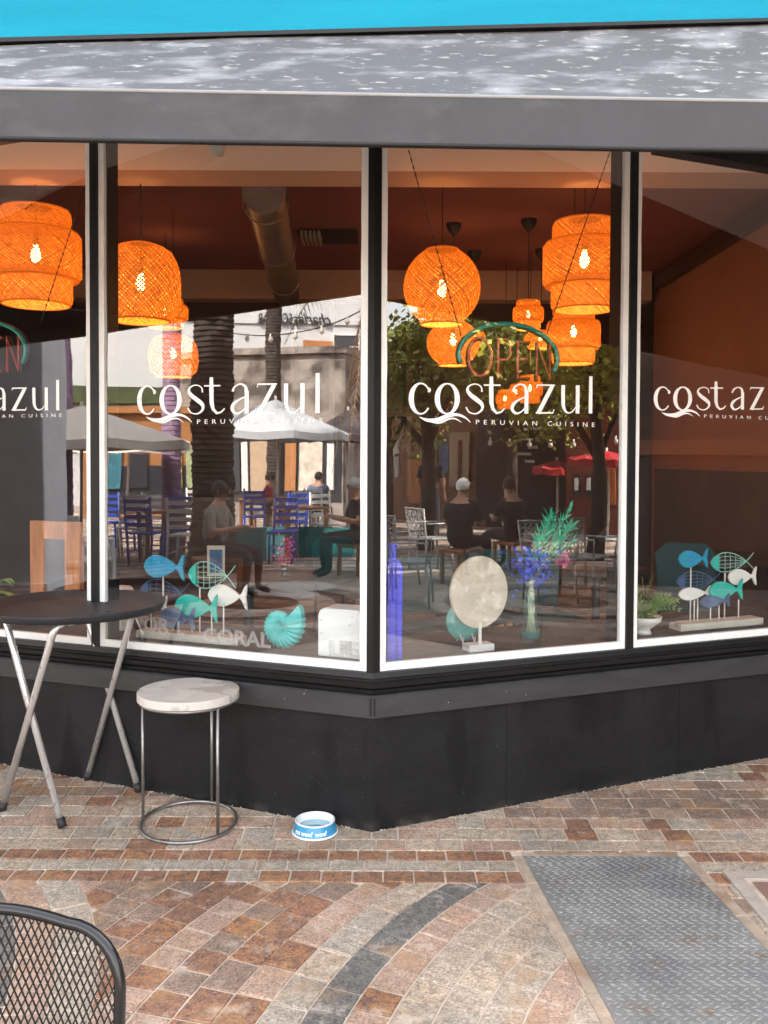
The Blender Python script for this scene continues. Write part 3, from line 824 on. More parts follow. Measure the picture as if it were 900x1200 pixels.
for pl, k, typ in pieces:
    p = pl
    p = clip(p, C0.x + nl.x*.004, C0.y + nl.y*.004, nl.x, nl.y) if cen(pl)[0] < C0.x else clip(p, C0.x + nr_.x*.004, C0.y + nr_.y*.004, nr_.x, nr_.y)
    if len(p) < 3: continue
    if typ in ('ring', 'left'):
        p = clip(p, 0, YS, 0, -1)
    if typ == 'ring' and len(p) > 2:
        c = cen(p); v = Vector((c[0]-LC[0], c[1]-LC[1]))
        if v.length < LR + .12:
            v = v.normalized(); p = clip(p, LC[0] + v.x*LR, LC[1] + v.y*LR, v.x, v.y)
    if typ == 'side' and len(p) > 2:
        p = clip(p, e_r[0], e_r[1], e_r[2], e_r[3])
    if typ == 'ring' and len(p) > 2:
        p = clip(p, e_l[0], e_l[1], e_l[2], e_l[3])
    if typ == 'row' and len(p) > 2 and cen(p)[1] < 3.42:
        c = cen(p)
        if c[0] < .62 and c[0] > .3: p = clip(p, e_l[0], e_l[1], e_l[2], e_l[3])
        elif c[0] >= .62 and c[0] < 1.14: p = clip(p, e_t[0], e_t[1], e_t[2], e_t[3])
        elif c[0] >= 1.14: p = clip(p, e_r[0], e_r[1], e_r[2], e_r[3])
    if len(p) < 3 or area(p) < .0006: continue
    c = cen(p)
    if c[0] > 1.19 and c[1] < 3.27 and typ in ('side', 'row'):      # valve box in its concrete collar
        p = clip(p, 1.244, 0, -1, 0) if c[1] < 3.22 else clip(p, 0, 3.252, 0, 1) if c[0] > 1.25 else p
        if len(p) < 3 or area(p) < .0006: continue
        c = cen(p)
    final.append((p, k))
def slab(mb, p, dz, tilt):
    n = len(p); c = cen(p)
    q = []
    for x, y in p:                                                  # pull the outline in by half a joint
        v = Vector((x - c[0], y - c[1])); L_ = max(v.length, 1e-5)
        f = 1 - G * 1.35 / L_
        q.append((c[0] + v.x*f + rr.uniform(-.0012, .0012), c[1] + v.y*f + rr.uniform(-.0012, .0012)))
    top = []
    for x, y in q:
        v = Vector((x - c[0], y - c[1])); L_ = max(v.length, 1e-5); f = 1 - .0035 / L_
        top.append((c[0] + v.x*f, c[1] + v.y*f))
    z = lambda x, y: gz(x, y) + dz + tilt[0]*(x-c[0]) + tilt[1]*(y-c[1])
    vs = [(x, y, z(x, y) - .016) for x, y in q] + [(x, y, z(x, y) - .003) for x, y in q] + [(x, y, z(x, y)) for x, y in top]
    fs = [tuple(range(2*n, 3*n))]
    for i in range(n):
        j = (i + 1) % n
        fs += [(i, j, j+n, i+n), (i+n, j+n, j+2*n, i+2*n)]
    a2 = sum(p[i][0]*p[(i+1) % n][1] - p[(i+1) % n][0]*p[i][1] for i in range(n))
    if a2 < 0: fs = [tuple(reversed(f)) for f in fs]
    mb.add(vs, fs)
def in_view(c):
    px = 450 + c[0] / c[1] * F_PX; py = 540 + 1.5 / c[1] * F_PX
    return -8 < px < 908 and py < 1212
vis = sorted([q for q in final if in_view(cen(q[0]))], key=lambda q: -area(q[0]) / cen(q[0])[1] ** 3)
rest = vis[300:] + [q for q in final if not in_view(cen(q[0]))]
for p, k in vis[:300]:
    mb = MB(); c = cen(p)
    slab(mb, p, rr.uniform(-.0018, .0012), (rr.uniform(-.012, .012), rr.uniform(-.012, .012)))
    zc_ = gz(*c)
    mb.v = [(x - c[0], y - c[1], z - zc_) for x, y, z in mb.v]
    o = mb.build('paver', PV[k], pave, loc=(c[0], c[1], zc_))
mb = MB(); order = list(PV)
for p, k in rest:
    mb.cur = order.index(k); slab(mb, p, rr.uniform(-.0018, .0012), (0, 0))
tag(mb.build('paver_field', [PV[k] for k in order], pave), kind='stuff')
# crumbs of mortar and grit along the foot of the wall
mb = MB()
for i in range(420):
    s = rr.choice('LR'); x = rr.uniform(0.01, 2.2) * (-1 if s == 'L' else 1)
    p = wallpt(s, x, -abs(rr.gauss(0, .008)) - .003, 0); r = rr.uniform(.0015, .005)
    vs = [(p.x + rr.uniform(-r, r)*1.6, p.y + rr.uniform(-r, r), gz(p.x, p.y) + rr.uniform(-.002, r)) for _ in range(5)]
    mb.add(vs, [(0, 1, 2), (0, 2, 3), (0, 3, 1), (1, 4, 2), (2, 4, 3), (3, 4, 1)])
tag(mb.build('wall_foot_grit', mat('pale grit', (.5, .46, .4), .9), pave), kind='stuff')

# metal access cover
cov = empty('access_cover', (.85, 2.8, 0), 0, 'worn galvanised tread plate cover set flush in the paving', 'access cover')
tread = speckle(mat('galvanised tread plate', (.24, .245, .235), .55, metal=.15, var=.22, scale=5, bump=.3, bscale=120), (.16, .165, .165), 3.5, .48, .62, detail=10, amount=.75)
speckle(tread, (.42, .42, .40), 60, .60, .7, amount=.6)
speckle(tread, (.20, .13, .08), 11, .62, .72, detail=8, amount=.6)
g = [(x - .85, y - 2.8) for x, y in GR]
mb = MB(); mb.flatpoly(g, -.012, -.002); mb.build('plate', tread, cov)
mb = MB()
def gp(u, v):
    a = Vector(g[0]).lerp(Vector(g[1]), u); b = Vector(g[3]).lerp(Vector(g[2]), u); return a.lerp(b, v)
nu, nv = 17, 38
for i in range(nu):
    for j in range(nv):
        for q in (0, 1):
            p = gp((i + .5 + .5*(j % 2)) / (nu + .5) if q == 0 else min(.985, (i + 1.0 + .5*(j % 2)) / (nu + 1)), (j + .35 + .5*q) / (nv + .4))
            a = .5 if (q + j) % 2 else -.5
            L_, w_ = .0125, .0052; ca, sa = math.cos(a), math.sin(a)
            vs = [(p.x + ca*L_, p.y + sa*L_, -.0015), (p.x - sa*w_, p.y + ca*w_, -.0015), (p.x - ca*L_, p.y - sa*L_, -.0015), (p.x + sa*w_, p.y - ca*w_, -.0015),
                  (p.x + ca*L_*.5, p.y + sa*L_*.5, .0016), (p.x - ca*L_*.5, p.y - sa*L_*.5, .0016)]
            mb.add(vs, [(0, 1, 4), (1, 5, 4), (1, 2, 5), (2, 3, 5), (3, 4, 5), (3, 0, 4)])
tag(mb.build('tread_lugs', tread, cov), kind='stuff')
rim = speckle(mat('weathered concrete rim', (.42, .33, .25), .85, var=.25, scale=14, bump=.5, bscale=90), (.30, .19, .12), 7, .52, .62, amount=.8)
def rimstrip(a, b, d0, d1, z):
    t = Vector((b[0]-a[0], b[1]-a[1])).normalized(); nrm = Vector((-t.y, t.x))
    A, B = Vector(a), Vector(b)
    return [tuple(A + nrm*d0), tuple(B + nrm*d0), tuple(B + nrm*d1), tuple(A + nrm*d1)]
for a, b, w in ((g[3], g[0], .039), (g[0], g[1], .029), (g[1], g[2], .042)):
    N = 6 if w > .03 else 1
    for i in range(N):
        A = Vector(a).lerp(Vector(b), i / N + (.004 if i else 0)); B = Vector(a).lerp(Vector(b), (i + 1) / N)
        mb = MB(); mb.flatpoly(rimstrip(A, B, .003, w, 0), -.014, rr.uniform(-.003, .0)); mb.build('rim_slab', rim, cov)
# valve box at the edge of the frame
vb = empty('valve_box', (1.50, 2.95, 0), 0, 'reddish valve box lid in a pale concrete collar by the plate cover', 'valve box')
collar = mat('pale concrete collar', (.44, .39, .33), .9, var=.2, scale=18, bump=.5, bscale=80)
mb = MB(); o = [(-.252, -.9), (.5, -.9), (.5, .297), (-.252, .297)]; i_ = [(-.200, -.9), (.5, -.9), (.5, .240), (-.200, .240)]
mb.add([(x, y, z) for z in (-.013, .001) for x, y in o + i_], [(8, 12, 15, 11), (11, 15, 14, 10), (12, 4, 7, 15), (15, 7, 6, 14), (0, 8, 11, 3), (3, 11, 10, 2)])
mb.build('collar', collar, vb)
mb = MB(); mb.flatpoly([(-.198, -.89), (.49, -.89), (.49, .238), (-.198, .238)], -.013, -.006); mb.build('lid_frame', mat('dark red iron', (.10, .055, .045), .5), vb, bevel=.002)
mb = MB(); mb.flatpoly([(-.176, -.87), (.47, -.87), (.47, .216), (-.176, .216)], -.0055, .0); mb.build('lid', mat('reddish composite lid', (.26, .16, .13), .7, bump=.3), vb, bevel=.002)
# ---------------------------------------------------------------- woven lamps
bamboo = mat('glowing bamboo weave', (.45, .20, .05), .6, var=.25, scale=25, emit=(1.0, .18, .010), estr=.098)
bamboo_rim = mat('bamboo hoop', (.30, .12, .03), .6, emit=(1.0, .16, .008), estr=.05)
bulb_m = mat('lit filament bulb', (1, .8, .5), .3, emit=(1.0, .62, .22), estr=9.0)
cord_m = mat('black lamp cord', (.02, .02, .02), .6)
def lattice(mb, prof, n, tw, wf=.55, steps=10):
    """two crossing families of flat strips woven over a profile of (radius, z)"""
    L_ = [0]
    for i in range(1, len(prof)): L_.append(L_[-1] + math.dist(prof[i], prof[i-1]))
    def P(t):
        d = t * L_[-1]
        for i in range(1, len(prof)):
            if d <= L_[i] + 1e-9:
                u = (d - L_[i-1]) / max(1e-9, L_[i] - L_[i-1])
                return prof[i-1][0] + (prof[i][0]-prof[i-1][0])*u, prof[i-1][1] + (prof[i][1]-prof[i-1][1])*u
        return prof[-1]
    rmax = max(r for r, z in prof)
    for sgn_ in (1, -1):
        mb.cur = 0 if sgn_ > 0 else 1
        for k in range(n):
            jit = random.uniform(-.25, .25) / n
            o = len(mb.v)
            for s_ in range(steps + 1):
                t = s_ / steps; r, z = P(t)
                th = 2*PI*(k / n + jit) + sgn_ * tw * t
                hw = PI / n * wf
                rr2 = r + .0016 * (1 if (k // 2 + s_) % 2 == (sgn_ > 0) else -1)
                for q in (-hw, hw): mb.v.append((rr2*math.cos(th+q), rr2*math.sin(th+q), z))
            for s_ in range(steps):
                a = o + 2*s_; mb.face((a, a+1, a+3, a+2))
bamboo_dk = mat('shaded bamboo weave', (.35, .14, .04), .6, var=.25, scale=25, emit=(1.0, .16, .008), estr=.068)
def hoop(mb, r, z, t=.006, n=40):
    mb.tube([(r*math.cos(2*PI*i/n), r*math.sin(2*PI*i/n), z) for i in range(n)], t, 5, closed=True)
def lamp(px, ytop, ybot, hw, d, kind, label, cord_to, bulb_y, power, canopy=False, n=None):
    p = at(px, (ytop + ybot) / 2, d); sc_ = d / F_PX
    Rm = hw * sc_; H = (ybot - ytop) * sc_; zb = at(px, ybot, d).z
    t = empty('pendant_lamp', (p.x, p.y, zb), random.uniform(0, 6), label, 'pendant lamp', 'woven bamboo pendant lamps hanging in the restaurant')
    n = n or max(24, int(2*PI*Rm / (.024 if hw > 30 else .034)))
    mb = MB(); hb = MB()
    if kind == 'tier':
        rt, rb = Rm*.78, Rm*.80
        for (r, za, zb_) in ((rt, H*.66, H*.97), (Rm, H*.26, H*.74), (rb, 0, H*.34)):
            lattice(mb, [(r*.93, za), (r, za + .02), (r, zb_ - .02), (r*.93, zb_)], n, 1.5 * (zb_-za)/Rm)
            hoop(hb, r*.93, za, .005 if hw > 20 else .003); hoop(hb, r*.93, zb_, .005 if hw > 20 else .003)
        lattice(mb, [(rt*.93, H*.97), (rt*.5, H)], max(20, n//2), .8, steps=3)
        lattice(mb, [(Rm*.93, H*.74), (rt*.98, H*.75)], n, .2, .8, steps=1); lattice(mb, [(Rm*.93, H*.26), (rb*.98, H*.25)], n, .2, .8, steps=1)
        hoop(hb, rt*.5, H, .004)
    elif kind == 'dome':
        pr = [(Rm*.72, 0), (Rm*.93, H*.12), (Rm, H*.35), (Rm*.99, H*.55), (Rm*.93, H*.74), (Rm*.78, H*.89), (Rm*.52, H*.975), (Rm*.3, H)]
        lattice(mb, pr, n, 2.4, .56, 18); hoop(hb, Rm*.72, 0, .007); hoop(hb, Rm*.3, H, .005)
    else:
        pr = [(Rm*.55, 0)] + [(Rm*math.sqrt(max(0, 1 - (1-2*q)**2 * .86)), H*q) for q in (.06, .14, .25, .38, .5, .62, .75, .86, .94)] + [(Rm*.42, H)]
        lattice(mb, pr, n, 2.6, .56, 18); hoop(hb, Rm*.55, 0, .006); hoop(hb, Rm*.42, H, .005)
    mb.build('lamp_shade', [bamboo, bamboo_dk], t); hb.build('hoop', bamboo_rim, t)
    zbulb = at(px, bulb_y, d).z - zb; br = max(.016, min(.03, Rm*.12))
    mb = MB(); mb.lathe([(.001, -br*1.6), (br*.7, -br*1.2), (br, -br*.3), (br*.85, br*.6), (br*.5, br*1.6), (br*.45, br*2.0)], 12, Matrix.Translation((0, 0, zbulb))); mb.build('bulb', bulb_m, t)
    mb = MB(); mb.lathe([(.001, br*2.0), (br*.62, br*2.0), (br*.62, br*3.6), (.004, br*4.2)], 10, Matrix.Translation((0, 0, zbulb)))
    mb.tube([(0, 0, zbulb + br*4), (0, 0, cord_to - zb)], .0035 if hw > 20 else .004, 5); mb.build('cord', cord_m, t)
    if canopy:
        mb = MB(); mb.lathe([(.001, -.115), (.012, -.112), (.022, -.088), (.046, -.070), (.063, -.042), (.069, -.012), (.069, 0)], 16, Matrix.Translation((0, 0, cord_to - zb - .001))); mb.build('ceiling_rose', cord_m, t)
    if power:
        ld = bpy.data.lights.new('lamp_light', 'POINT'); ld.energy = power; ld.color = (1.0, .46, .17); ld.shadow_soft_size = .10
        lo = bpy.data.objects.new('lamp_light', ld); col.objects.link(lo); lo.parent = t; lo.location = (0, 0, zbulb - .14)
    return t
PW = 1.4
lamp(42, 245, 357, 51, 5.28, 'tier', 'three tier woven lamp glowing in the leftmost window', 3.10, 299, PW)
lamp(165, 287, 376, 46, 5.25, 'dome', 'dome shaped woven lamp just right of the left mullion', 3.10, 332, PW)
lamp(203, 392, 441, 29, 7.6, 'dome', 'smaller woven lamp low behind the dome lamp', 3.6, 415, PW)
lamp(194, 350, 384, 26, 8.4, 'tier', 'dim stepped lamp half hidden behind the dome lamp', 3.6, 366, PW)
lamp(518, 294, 380, 45, 5.3, 'ball', 'round ball shaped woven lamp nearest the corner post', 3.10, 340, PW)
lamp(531, 377, 428, 31, 8.0, 'ball', 'small round lamp hanging below and behind the ball lamp', 3.6, 399, PW, True)
lamp(685, 259, 363, 48, 5.3, 'tier', 'largest three tier woven lamp at the right mullion', 3.10, 305, PW)
lamp(672, 361, 426, 31, 6.9, 'tier', 'mid sized stepped lamp under the largest one', 3.6, 389, PW)
lamp(619, 352, 386, 18, 7.85, 'tier', 'small stepped lamp on a long cord left of the largest one', 3.6, 369, PW, True)
lamp(634, 388, 408, 20, 8.95, 'tier', 'small lamp partly behind the mid sized stepped lamp', 3.6, 397, PW, True)
lamp(592, 457, 479, 11, 9.4, 'tier', 'tiny far lamp low above the word on the glass', 3.6, 467, 0)
lamp(556, 386, 404, 13, 9.05, 'ball', 'small dim lamp right of the lower round lamp', 3.6, 395, 0, True)
lamp(621, 440, 472, 15, 9.0, 'tier', 'tiny far stepped lamp beside the lowest one', 3.6, 455, 0)
lamp(605, 450, 470, 9, 9.8, 'tier', 'tiniest far lamp between the two lowest lamps', 3.6, 459, 0)

# ---------------------------------------------------------------- neon OPEN signs on chains
neon_red = mat('unlit red neon tube', (.62, .10, .06), .25, var=.05, coat=.5)
neon_green = mat('unlit green neon tube', (.0, .30, .24), .25, var=.05, coat=.5)
def neon(s, cx, cy, scale, wdw_label, chains):
    x0, z0 = wl(s, cx, cy, .10); p = wallpt(s, x0, .10, z0)
    t = empty('neon_sign', p, ANG[s], wdw_label, 'neon sign')
    k = scale
    def U(x, y): return ((x) * k, 0, -(y) * k)
    L_ = [[U(-40 + 15*math.cos(a)*-1 + 0, 22*math.sin(a)) for a in [2*PI*i/20 for i in range(21)]],
          [U(-16, 24), U(-16, -22), U(-4, -22), U(0, -16), U(0, -4), U(-4, 2), U(-14, 2)],
          [U(26, -20), U(10, -20), U(10, 22), U(26, 22)], [U(11, 0), U(23, 0)],
          [U(36, 24), U(36, -20), U(54, 22), U(54, -20)]]
    for q in L_[:3] + [L_[3], L_[4]]:
        mb = MB(); mb.tube(q, 1.7*k, 7); mb.build('neon_letter', neon_red, t)
        mb = MB(); mb.tube([(x + .004, y + .016, z - .004) for x, y, z in q], 2.4*k, 6); mb.build('tube_backing', cord_m, t)
    arc = [U(68*math.cos(a), -34*math.sin(a)) for a in [R(200 - 232*i/40) for i in range(41)]]
    arc = [U(-1 + 66*math.cos(R(195 - i*5.6)), -38*math.sin(R(195 - i*5.6)) - 2) for i in range(40)]
    mb = MB(); mb.tube(arc, 2.4*k, 7); mb.build('neon_arc', neon_green, t)
    mb = MB(); mb.tube([(x + .004, y + .016, z - .003) for x, y, z in arc], 3.2*k, 6); mb.build('tube_backing', cord_m, t)
    for (dx, dz, dx1, dz1) in chains:
        a = Vector((dx, .01, dz)); b = Vector((dx1, .02, dz1)); n = int((b-a).length / .016)
        mb = MB()
        for i in range(n):
            q = a.lerp(b, (i + .5) / n); r = .0085 if i % 2 else .006
            mb.tube([q + (b-a).normalized() * -r, q + (b-a).normalized() * r], .0030 if i % 2 else .0018, 4)
        mb.build('hanging_chain', cord_m, t)
    return t
def chain(s, cx, cy, pa, pb):
    x0, z0 = wl(s, cx, cy, .10); a = wl(s, pa[0], pa[1], .10); b = wl(s, pb[0], pb[1], .10)
    return (a[0]-x0, a[1]-z0, b[0]-x0, b[1]-z0)
kk = 3.95 / F_PX
neon('R', 598, 420, kk, 'unlit neon OPEN sign with a green arc hanging on two chains', [chain('R', 598, 420, (543, 398), (481, 174)), chain('R', 598, 420, (642, 392), (718, 176))])
neon('L', -18, 415, kk*1.04, 'unlit neon OPEN sign cut off by the left edge of the picture', [chain('L', -18, 415, (46, 378), (100, 205)), chain('L', -18, 415, (-80, 392), (-140, 190))])

# ---------------------------------------------------------------- things on the display ledge
def led(s, px, py_base, inn=None):
    """place on the ledge whose base is seen at (px, py_base)"""
    v = pray(px, py_base); t = (Z_L - CAM.z) / v.z; p = CAM + v * t
    d = (p - C0).dot(IN[s])
    d = min(.5, max(.16, d)) if inn is None else inn
    x, z = wl(s, px, py_base, d)
    return x, d
def ledge(s, px, inn): return wallpt(s, wl(s, px, 700, inn)[0], inn, Z_L + .001)
def zpx(s, px, py, inn): return wl(s, px, py, inn)[1] - Z_L

def fish_poly(L_, H, n=22):
    """head at x = 0, tail tip at x = L"""
    top = []; 
    for i in range(n + 1):
        t = i / n; x = t * .80
        h = .5 * math.sin(PI * min(1, t ** .72)) ** .85 * (1 - .0 * t) + .075 * t
        top.append((x, h * (1 if t < 1 else .9)))
    up = top + [(.86, .16), (.94, .50), (1.0, .62), (.985, .25), (.965, .0)]
    dn = [(x, -y) for x, y in reversed(up[1:-1])]
    P = up + dn
    return [(x * L_, y * H) for x, y in P]
FM = {
 'blue': speckle(mat('turquoise blue wood', (.0, .28, .50), .6, var=.15, scale=20), (.0, .34, .42), 9, .5, .7),
 'teal': speckle(mat('sea green painted wood', (.0, .50, .41), .6, var=.12, scale=20), (.05, .50, .42), 12, .5, .65),
 'white': speckle(mat('chalk white wood', (.84, .83, .78), .7, var=.04, scale=20), (.5, .5, .46), 16, .58, .68),
 'navy': speckle(mat('slate blue wood', (.045, .09, .20), .7, var=.2, scale=20), (.12, .20, .33), 12, .5, .7)}
wire_teal = mat('pale green wire', (.25, .55, .48), .5); wire_navy = mat('slate blue wire', (.06, .12, .24), .5)
rod_white = mat('white metal rod', (.78, .77, .72), .4)
drift = speckle(mat('whitewashed wood base', (.62, .57, .49), .8, var=.15, scale=8, stretch=(1, 4, 4), bump=.3), (.33, .25, .18), 14, .55, .65, stretch=(.3, 1, 1))
def fish_sculpture(s, fishes, rods, base, inn, label):
    """fishes: (kind, x0, x1, yc, h) in photo pixels; base: (x0, x1, ytop, ybottom)"""
    xa, _ = wl(s, base[0], base[2], inn); xb, _ = wl(s, base[1], base[2], inn)
    xm = (xa + xb) / 2; t = empty('fish_sculpture', wallpt(s, xm, inn, Z_L + .001), ANG[s], label, 'sculpture')
    hb = .035
    mb = MB(); mb.box(xa - xm, xb - xm, -.045, .045, 0, hb); mb.build('base', drift, t, bevel=.003)
    for i, (kind, x0, x1, yc, h) in enumerate(fishes):
        dy = (-.024, .0, .024, -.012, .012, .03, -.03)[i % 7]
        px0, pz = wl(s, x0, yc, inn + dy); px1, _ = wl(s, x1, yc, inn + dy); pz -= Z_L
        L_ = abs(px1 - px0); Hh = h / F_PX * (4.0 if s == 'R' else 4.05)
        mb = MB()
        M = Matrix.Translation((px0 - xm, dy, pz)) @ Matrix.Diagonal((1 if px1 > px0 else -1, 1, 1, 1))
        if kind.startswith('wire'):
            wm = wire_teal if 'teal' in kind else wire_navy; hm = FM['teal'] if 'teal' in kind else FM['navy']
            def hgt(t_): return Hh * .5 * math.sin(PI * min(1, t_ ** .8)) ** .8
            up = [(L_*.82*i_/20, hgt(i_/20)) for i_ in range(21)]
            hd = [q for q in up if q[0] <= L_*.2]
            poly = hd + [(q[0], -q[1]) for q in reversed(hd[1:])]
            mb.prism(poly, -.006, .006, M); mb.build('fish_head', hm, t)
            mb = MB()
            for sg in (1, -1): mb.tube([M @ Vector((x, 0, sg*z)) for x, z in up] + [M @ Vector((L_*.90, 0, -sg*Hh*.16)), M @ Vector((L_, 0, -sg*Hh*.42))], .0026, 5)
            for q in range(5, 20, 3): mb.tube([M @ Vector((up[q][0], 0, up[q][1])), M @ Vector((up[q][0], 0, -up[q][1]))], .0017, 4)
            for q in (-.6, -.2, .2, .6): mb.tube([M @ Vector((up[a][0], .001, up[a][1]*q)) for a in range(4, 21, 2)], .0017, 4)
            mb.build('fish_wire', wm, t)
        else:
            mb.prism(fish_poly(L_, Hh), -.006, .006, M)
            mb.build('fish', FM[kind], t, bevel=.002)
    for (x, yt) in rods:
        px_, pz = wl(s, x, yt, inn); mb = MB(); mb.tube([(px_ - xm, .008, hb - .005), (px_ - xm, .008, pz - Z_L)], .0038, 6); mb.build('rod', rod_white, t)
    return t
fish_sculpture('L', [('blue', 169, 216, 663, 26), ('wireteal', 221, 276, 673, 32), ('white', 244, 290, 697, 25), ('teal', 205, 255, 710, 28), ('white', 152, 196, 708, 22), ('wirenavy', 165, 222, 692, 30), ('navy', 188, 228, 723, 24)],
               [(190, 674), (233, 690), (261, 707), (202, 728), (224, 728), (176, 716), (247, 718)], (166, 284, 748, 762), .215,
               'seven painted and wire fish on white rods beside the left mullion')
fish_sculpture('R', [('blue', 795, 829, 656, 21), ('wireteal', 833, 883, 660, 26), ('white', 853, 886, 677, 21), ('teal', 831, 870, 693, 23), ('white', 795, 833, 697, 16), ('wirenavy', 793, 845, 682, 25), ('navy', 820, 855, 706, 15)],
               [(811, 664), (815, 704), (819, 702), (834, 712), (844, 710), (851, 672), (867, 703)], (791, 887, 724, 739), .215,
               'seven painted and wire fish on white rods beside the potted fern')

# turquoise nautilus shell
p = ledge('L', 329, .19); t = empty('sea_shell', p, ANG['L'], 'turquoise ribbed nautilus shell with its pointed mouth at right', 'shell')
shell_m = mat('turquoise shell glaze', (.05, .56, .54), .5, var=.15, scale=14, coat=.3)
mb = MB(); mb.smooth = True
kx = 3.86 * 1.14 / F_PX; cxs, czs = 0, 25 * kx
nt_ = 330; ring_n = 14; o = len(mb.v)
for i in range(nt_):
    u = i / (nt_ - 1); a = R(25) - (1 - u) * R(1080)
    rad = 17.5 * kx * math.exp(-(1 - u) * 2.3); tr = rad * .66 * (1 + .12 * math.sin(a * 26)) + .0008
    c = Vector((cxs + rad * math.cos(a), 0, czs + rad * math.sin(a))); er = Vector((math.cos(a), 0, math.sin(a)))
    for k in range(ring_n):
        b = 2 * PI * k / ring_n
        mb.v.append(tuple(c + er * (tr * math.cos(b)) + Vector((0, 1, 0)) * (tr * .85 * math.sin(b))))
for i in range(nt_ - 1):
    for k in range(ring_n):
        k2 = (k + 1) % ring_n; mb.face((o+i*ring_n+k, o+i*ring_n+k2, o+(i+1)*ring_n+k2, o+(i+1)*ring_n+k))
mb.build('shell_coil', shell_m, t)
mb = MB(); mb.smooth = False
mb.prism([(x*kx, z*kx) for x, z in ((8, 35), (15, 41), (22.5, 49), (25.5, 43), (27, 33), (26.5, 24), (10, 24))], -.022, .022); mb.build('shell_mouth', shell_m, t, bevel=.006)

# white enclosure
x0, _ = wl('L', 372, 740, .13); x1, _ = wl('L', 424, 740, .13)
t = empty('white_box', wallpt('L', (x0+x1)/2, .18, Z_L + .001), ANG['L'], 'white plastic case with rivets standing in the corner of the left window', 'box')
w = (x1 - x0) / 2; h = zpx('L', 395, 714, .13)
mb = MB(); c = .03; mb.prism([(-w, 0.0), (-w, h-c), (-w + c*.3, h - c*.3), (-w + c, h), (w - c*.5, h), (w, h-c*.5), (w, 0)], -.05, .09)
box_m = mat('white powder coat', (.84, .88, .88), .4, var=.02, bump=.05); mb.build('case', box_m, t, bevel=.008)
for x, z in ((-w+.02, h-.05), (w-.045, h-.03), (w-.055, h-.065), (w-.045, h-.11), (w-.045, .02), (-w+.02, .1)):
    mb = MB(); mb.lathe([(.001, .003), (.0045, .002), (.005, 0)], 8, Matrix.Translation((x, -.0505, z)) @ Matrix.Rotation(R(90), 4, 'X')); mb.build('rivet', rod_white, t)
mb = MB(); mb.box(w-.10, w-.045, -.0515, -.0505, .018, .075); mb.build('rating_label', mat('printed rating label', (.55, .57, .56), .5, var=.4, scale=90, stretch=(.3, 1, 2)), t)
# blue square bottle
x0, _ = wl('R', 460.5, 760, .13); t = empty('glass_bottle', wallpt('R', x0, .14, Z_L + .001), ANG['R'], 'tall cobalt blue square bottle at the corner post', 'bottle')
bg = bpy.data.materials.new('cobalt bottle glass'); bg.use_nodes = True; b = bg.node_tree.nodes['Principled BSDF']
b.inputs['Base Color'].default_value = (.012, .06, .85, 1); b.inputs['Roughness'].default_value = .3; b.inputs['Transmission Weight'].default_value = .0; b.inputs['Coat Weight'].default_value = .2; b.inputs['Specular IOR Level'].default_value = .4
hb_ = zpx('R', 460, 637, .14)
mb = MB(); a = .033
def sq(r, z): return [(-r, -r, z), (r, -r, z), (r, r, z), (-r, r, z)]
lev = [(a, 0), (a, hb_*.80), (a*.8, hb_*.84), (.013, hb_*.865), (.013, hb_*.975), (.019, hb_*.98), (.019, hb_)]
for r, z in lev: mb.v += sq(r, z)
for i in range(len(lev)-1):
    for k in range(4): k2 = (k+1) % 4; mb.face((4*i+k, 4*i+k2, 4*i+4+k2, 4*i+4+k))
mb.face((3, 2, 1, 0)); n_ = 4*(len(lev)-1); mb.face((n_, n_+1, n_+2, n_+3))
mb.build('bottle_glass', speckle(mat('cobalt bottle', (.012, .05, .80), .2, var=.2, scale=3, stretch=(14, 14, .6), coat=.6), (.002, .008, .28), 5, .50, .60, stretch=(9, 9, .35), amount=.9), t, bevel=.005)
# capiz disc on a stand, with the turquoise dish behind it
inn = .16; x0, z0 = wl('R', 561, 694, inn); t = empty('disc_ornament', wallpt('R', x0, inn, Z_L + .001), ANG['R'], 'cream stone disc on a white stand in the right window', 'ornament')
disc_m = speckle(mat('cream capiz disc', (.56, .50, .40), .5, var=.12, scale=14), (.70, .66, .55), 18, .52, .62, stretch=(1, 1, 1), detail=6)
zd = z0 - Z_L; rd = 37 * 4.0 / F_PX
mb = MB(); mb.lathe([(.001, -.009), (rd, -.009), (rd + .002, 0), (rd, .009), (.001, .009)], 64, Matrix.Translation((0, 0, zd)) @ Matrix.Diagonal((1, 1, 1.12, 1)) @ Matrix.Rotation(R(90), 4, 'X'), smooth=False); mb.build('disc', disc_m, t)
mb = MB(); mb.box(-.006, .006, -.018, -.0095, .03, zd - rd*.95); mb.box(-.006, .006, -.018, .016, .012, .03); mb.build('stem', rod_white, t)
mb = MB(); mb.box(-.062, .062, -.035, .035, 0, .03); mb.build('base', mat('white stone base', (.74, .73, .70), .5), t, bevel=.002)
inn = .33; x0, z0 = wl('R', 546, 733, inn); t = empty('glass_dish', wallpt('R', x0, inn, Z_L + .001), ANG['R'], 'turquoise glass dish leaning behind the cream disc', 'dish')
rd = 23.5 * 4.1 / F_PX
dish = mat('turquoise glass', (.10, .50, .46), .2, var=.2, scale=12, coat=.5)
mb = MB(); mb.lathe([(.001, .0), (rd*.6, -.006), (rd, -.022), (rd, -.016), (rd*.6, 0.002), (.001, .008)], 40, Matrix.Translation((0, 0, rd + .006)) @ Matrix.Rotation(R(84), 4, 'X')); mb.build('dish_body', dish, t)
mb = MB(); mb.tube([(-.03, 0.03, .004), (-.03, .05, .1), (-.03, -.03, .004), (-.03, -.035, .03)], .003, 5); mb.tube([(.03, 0.03, .004), (.03, .05, .1), (.03, -.03, .004), (.03, -.035, .03)], .003, 5); mb.build('easel', rod_white, t)
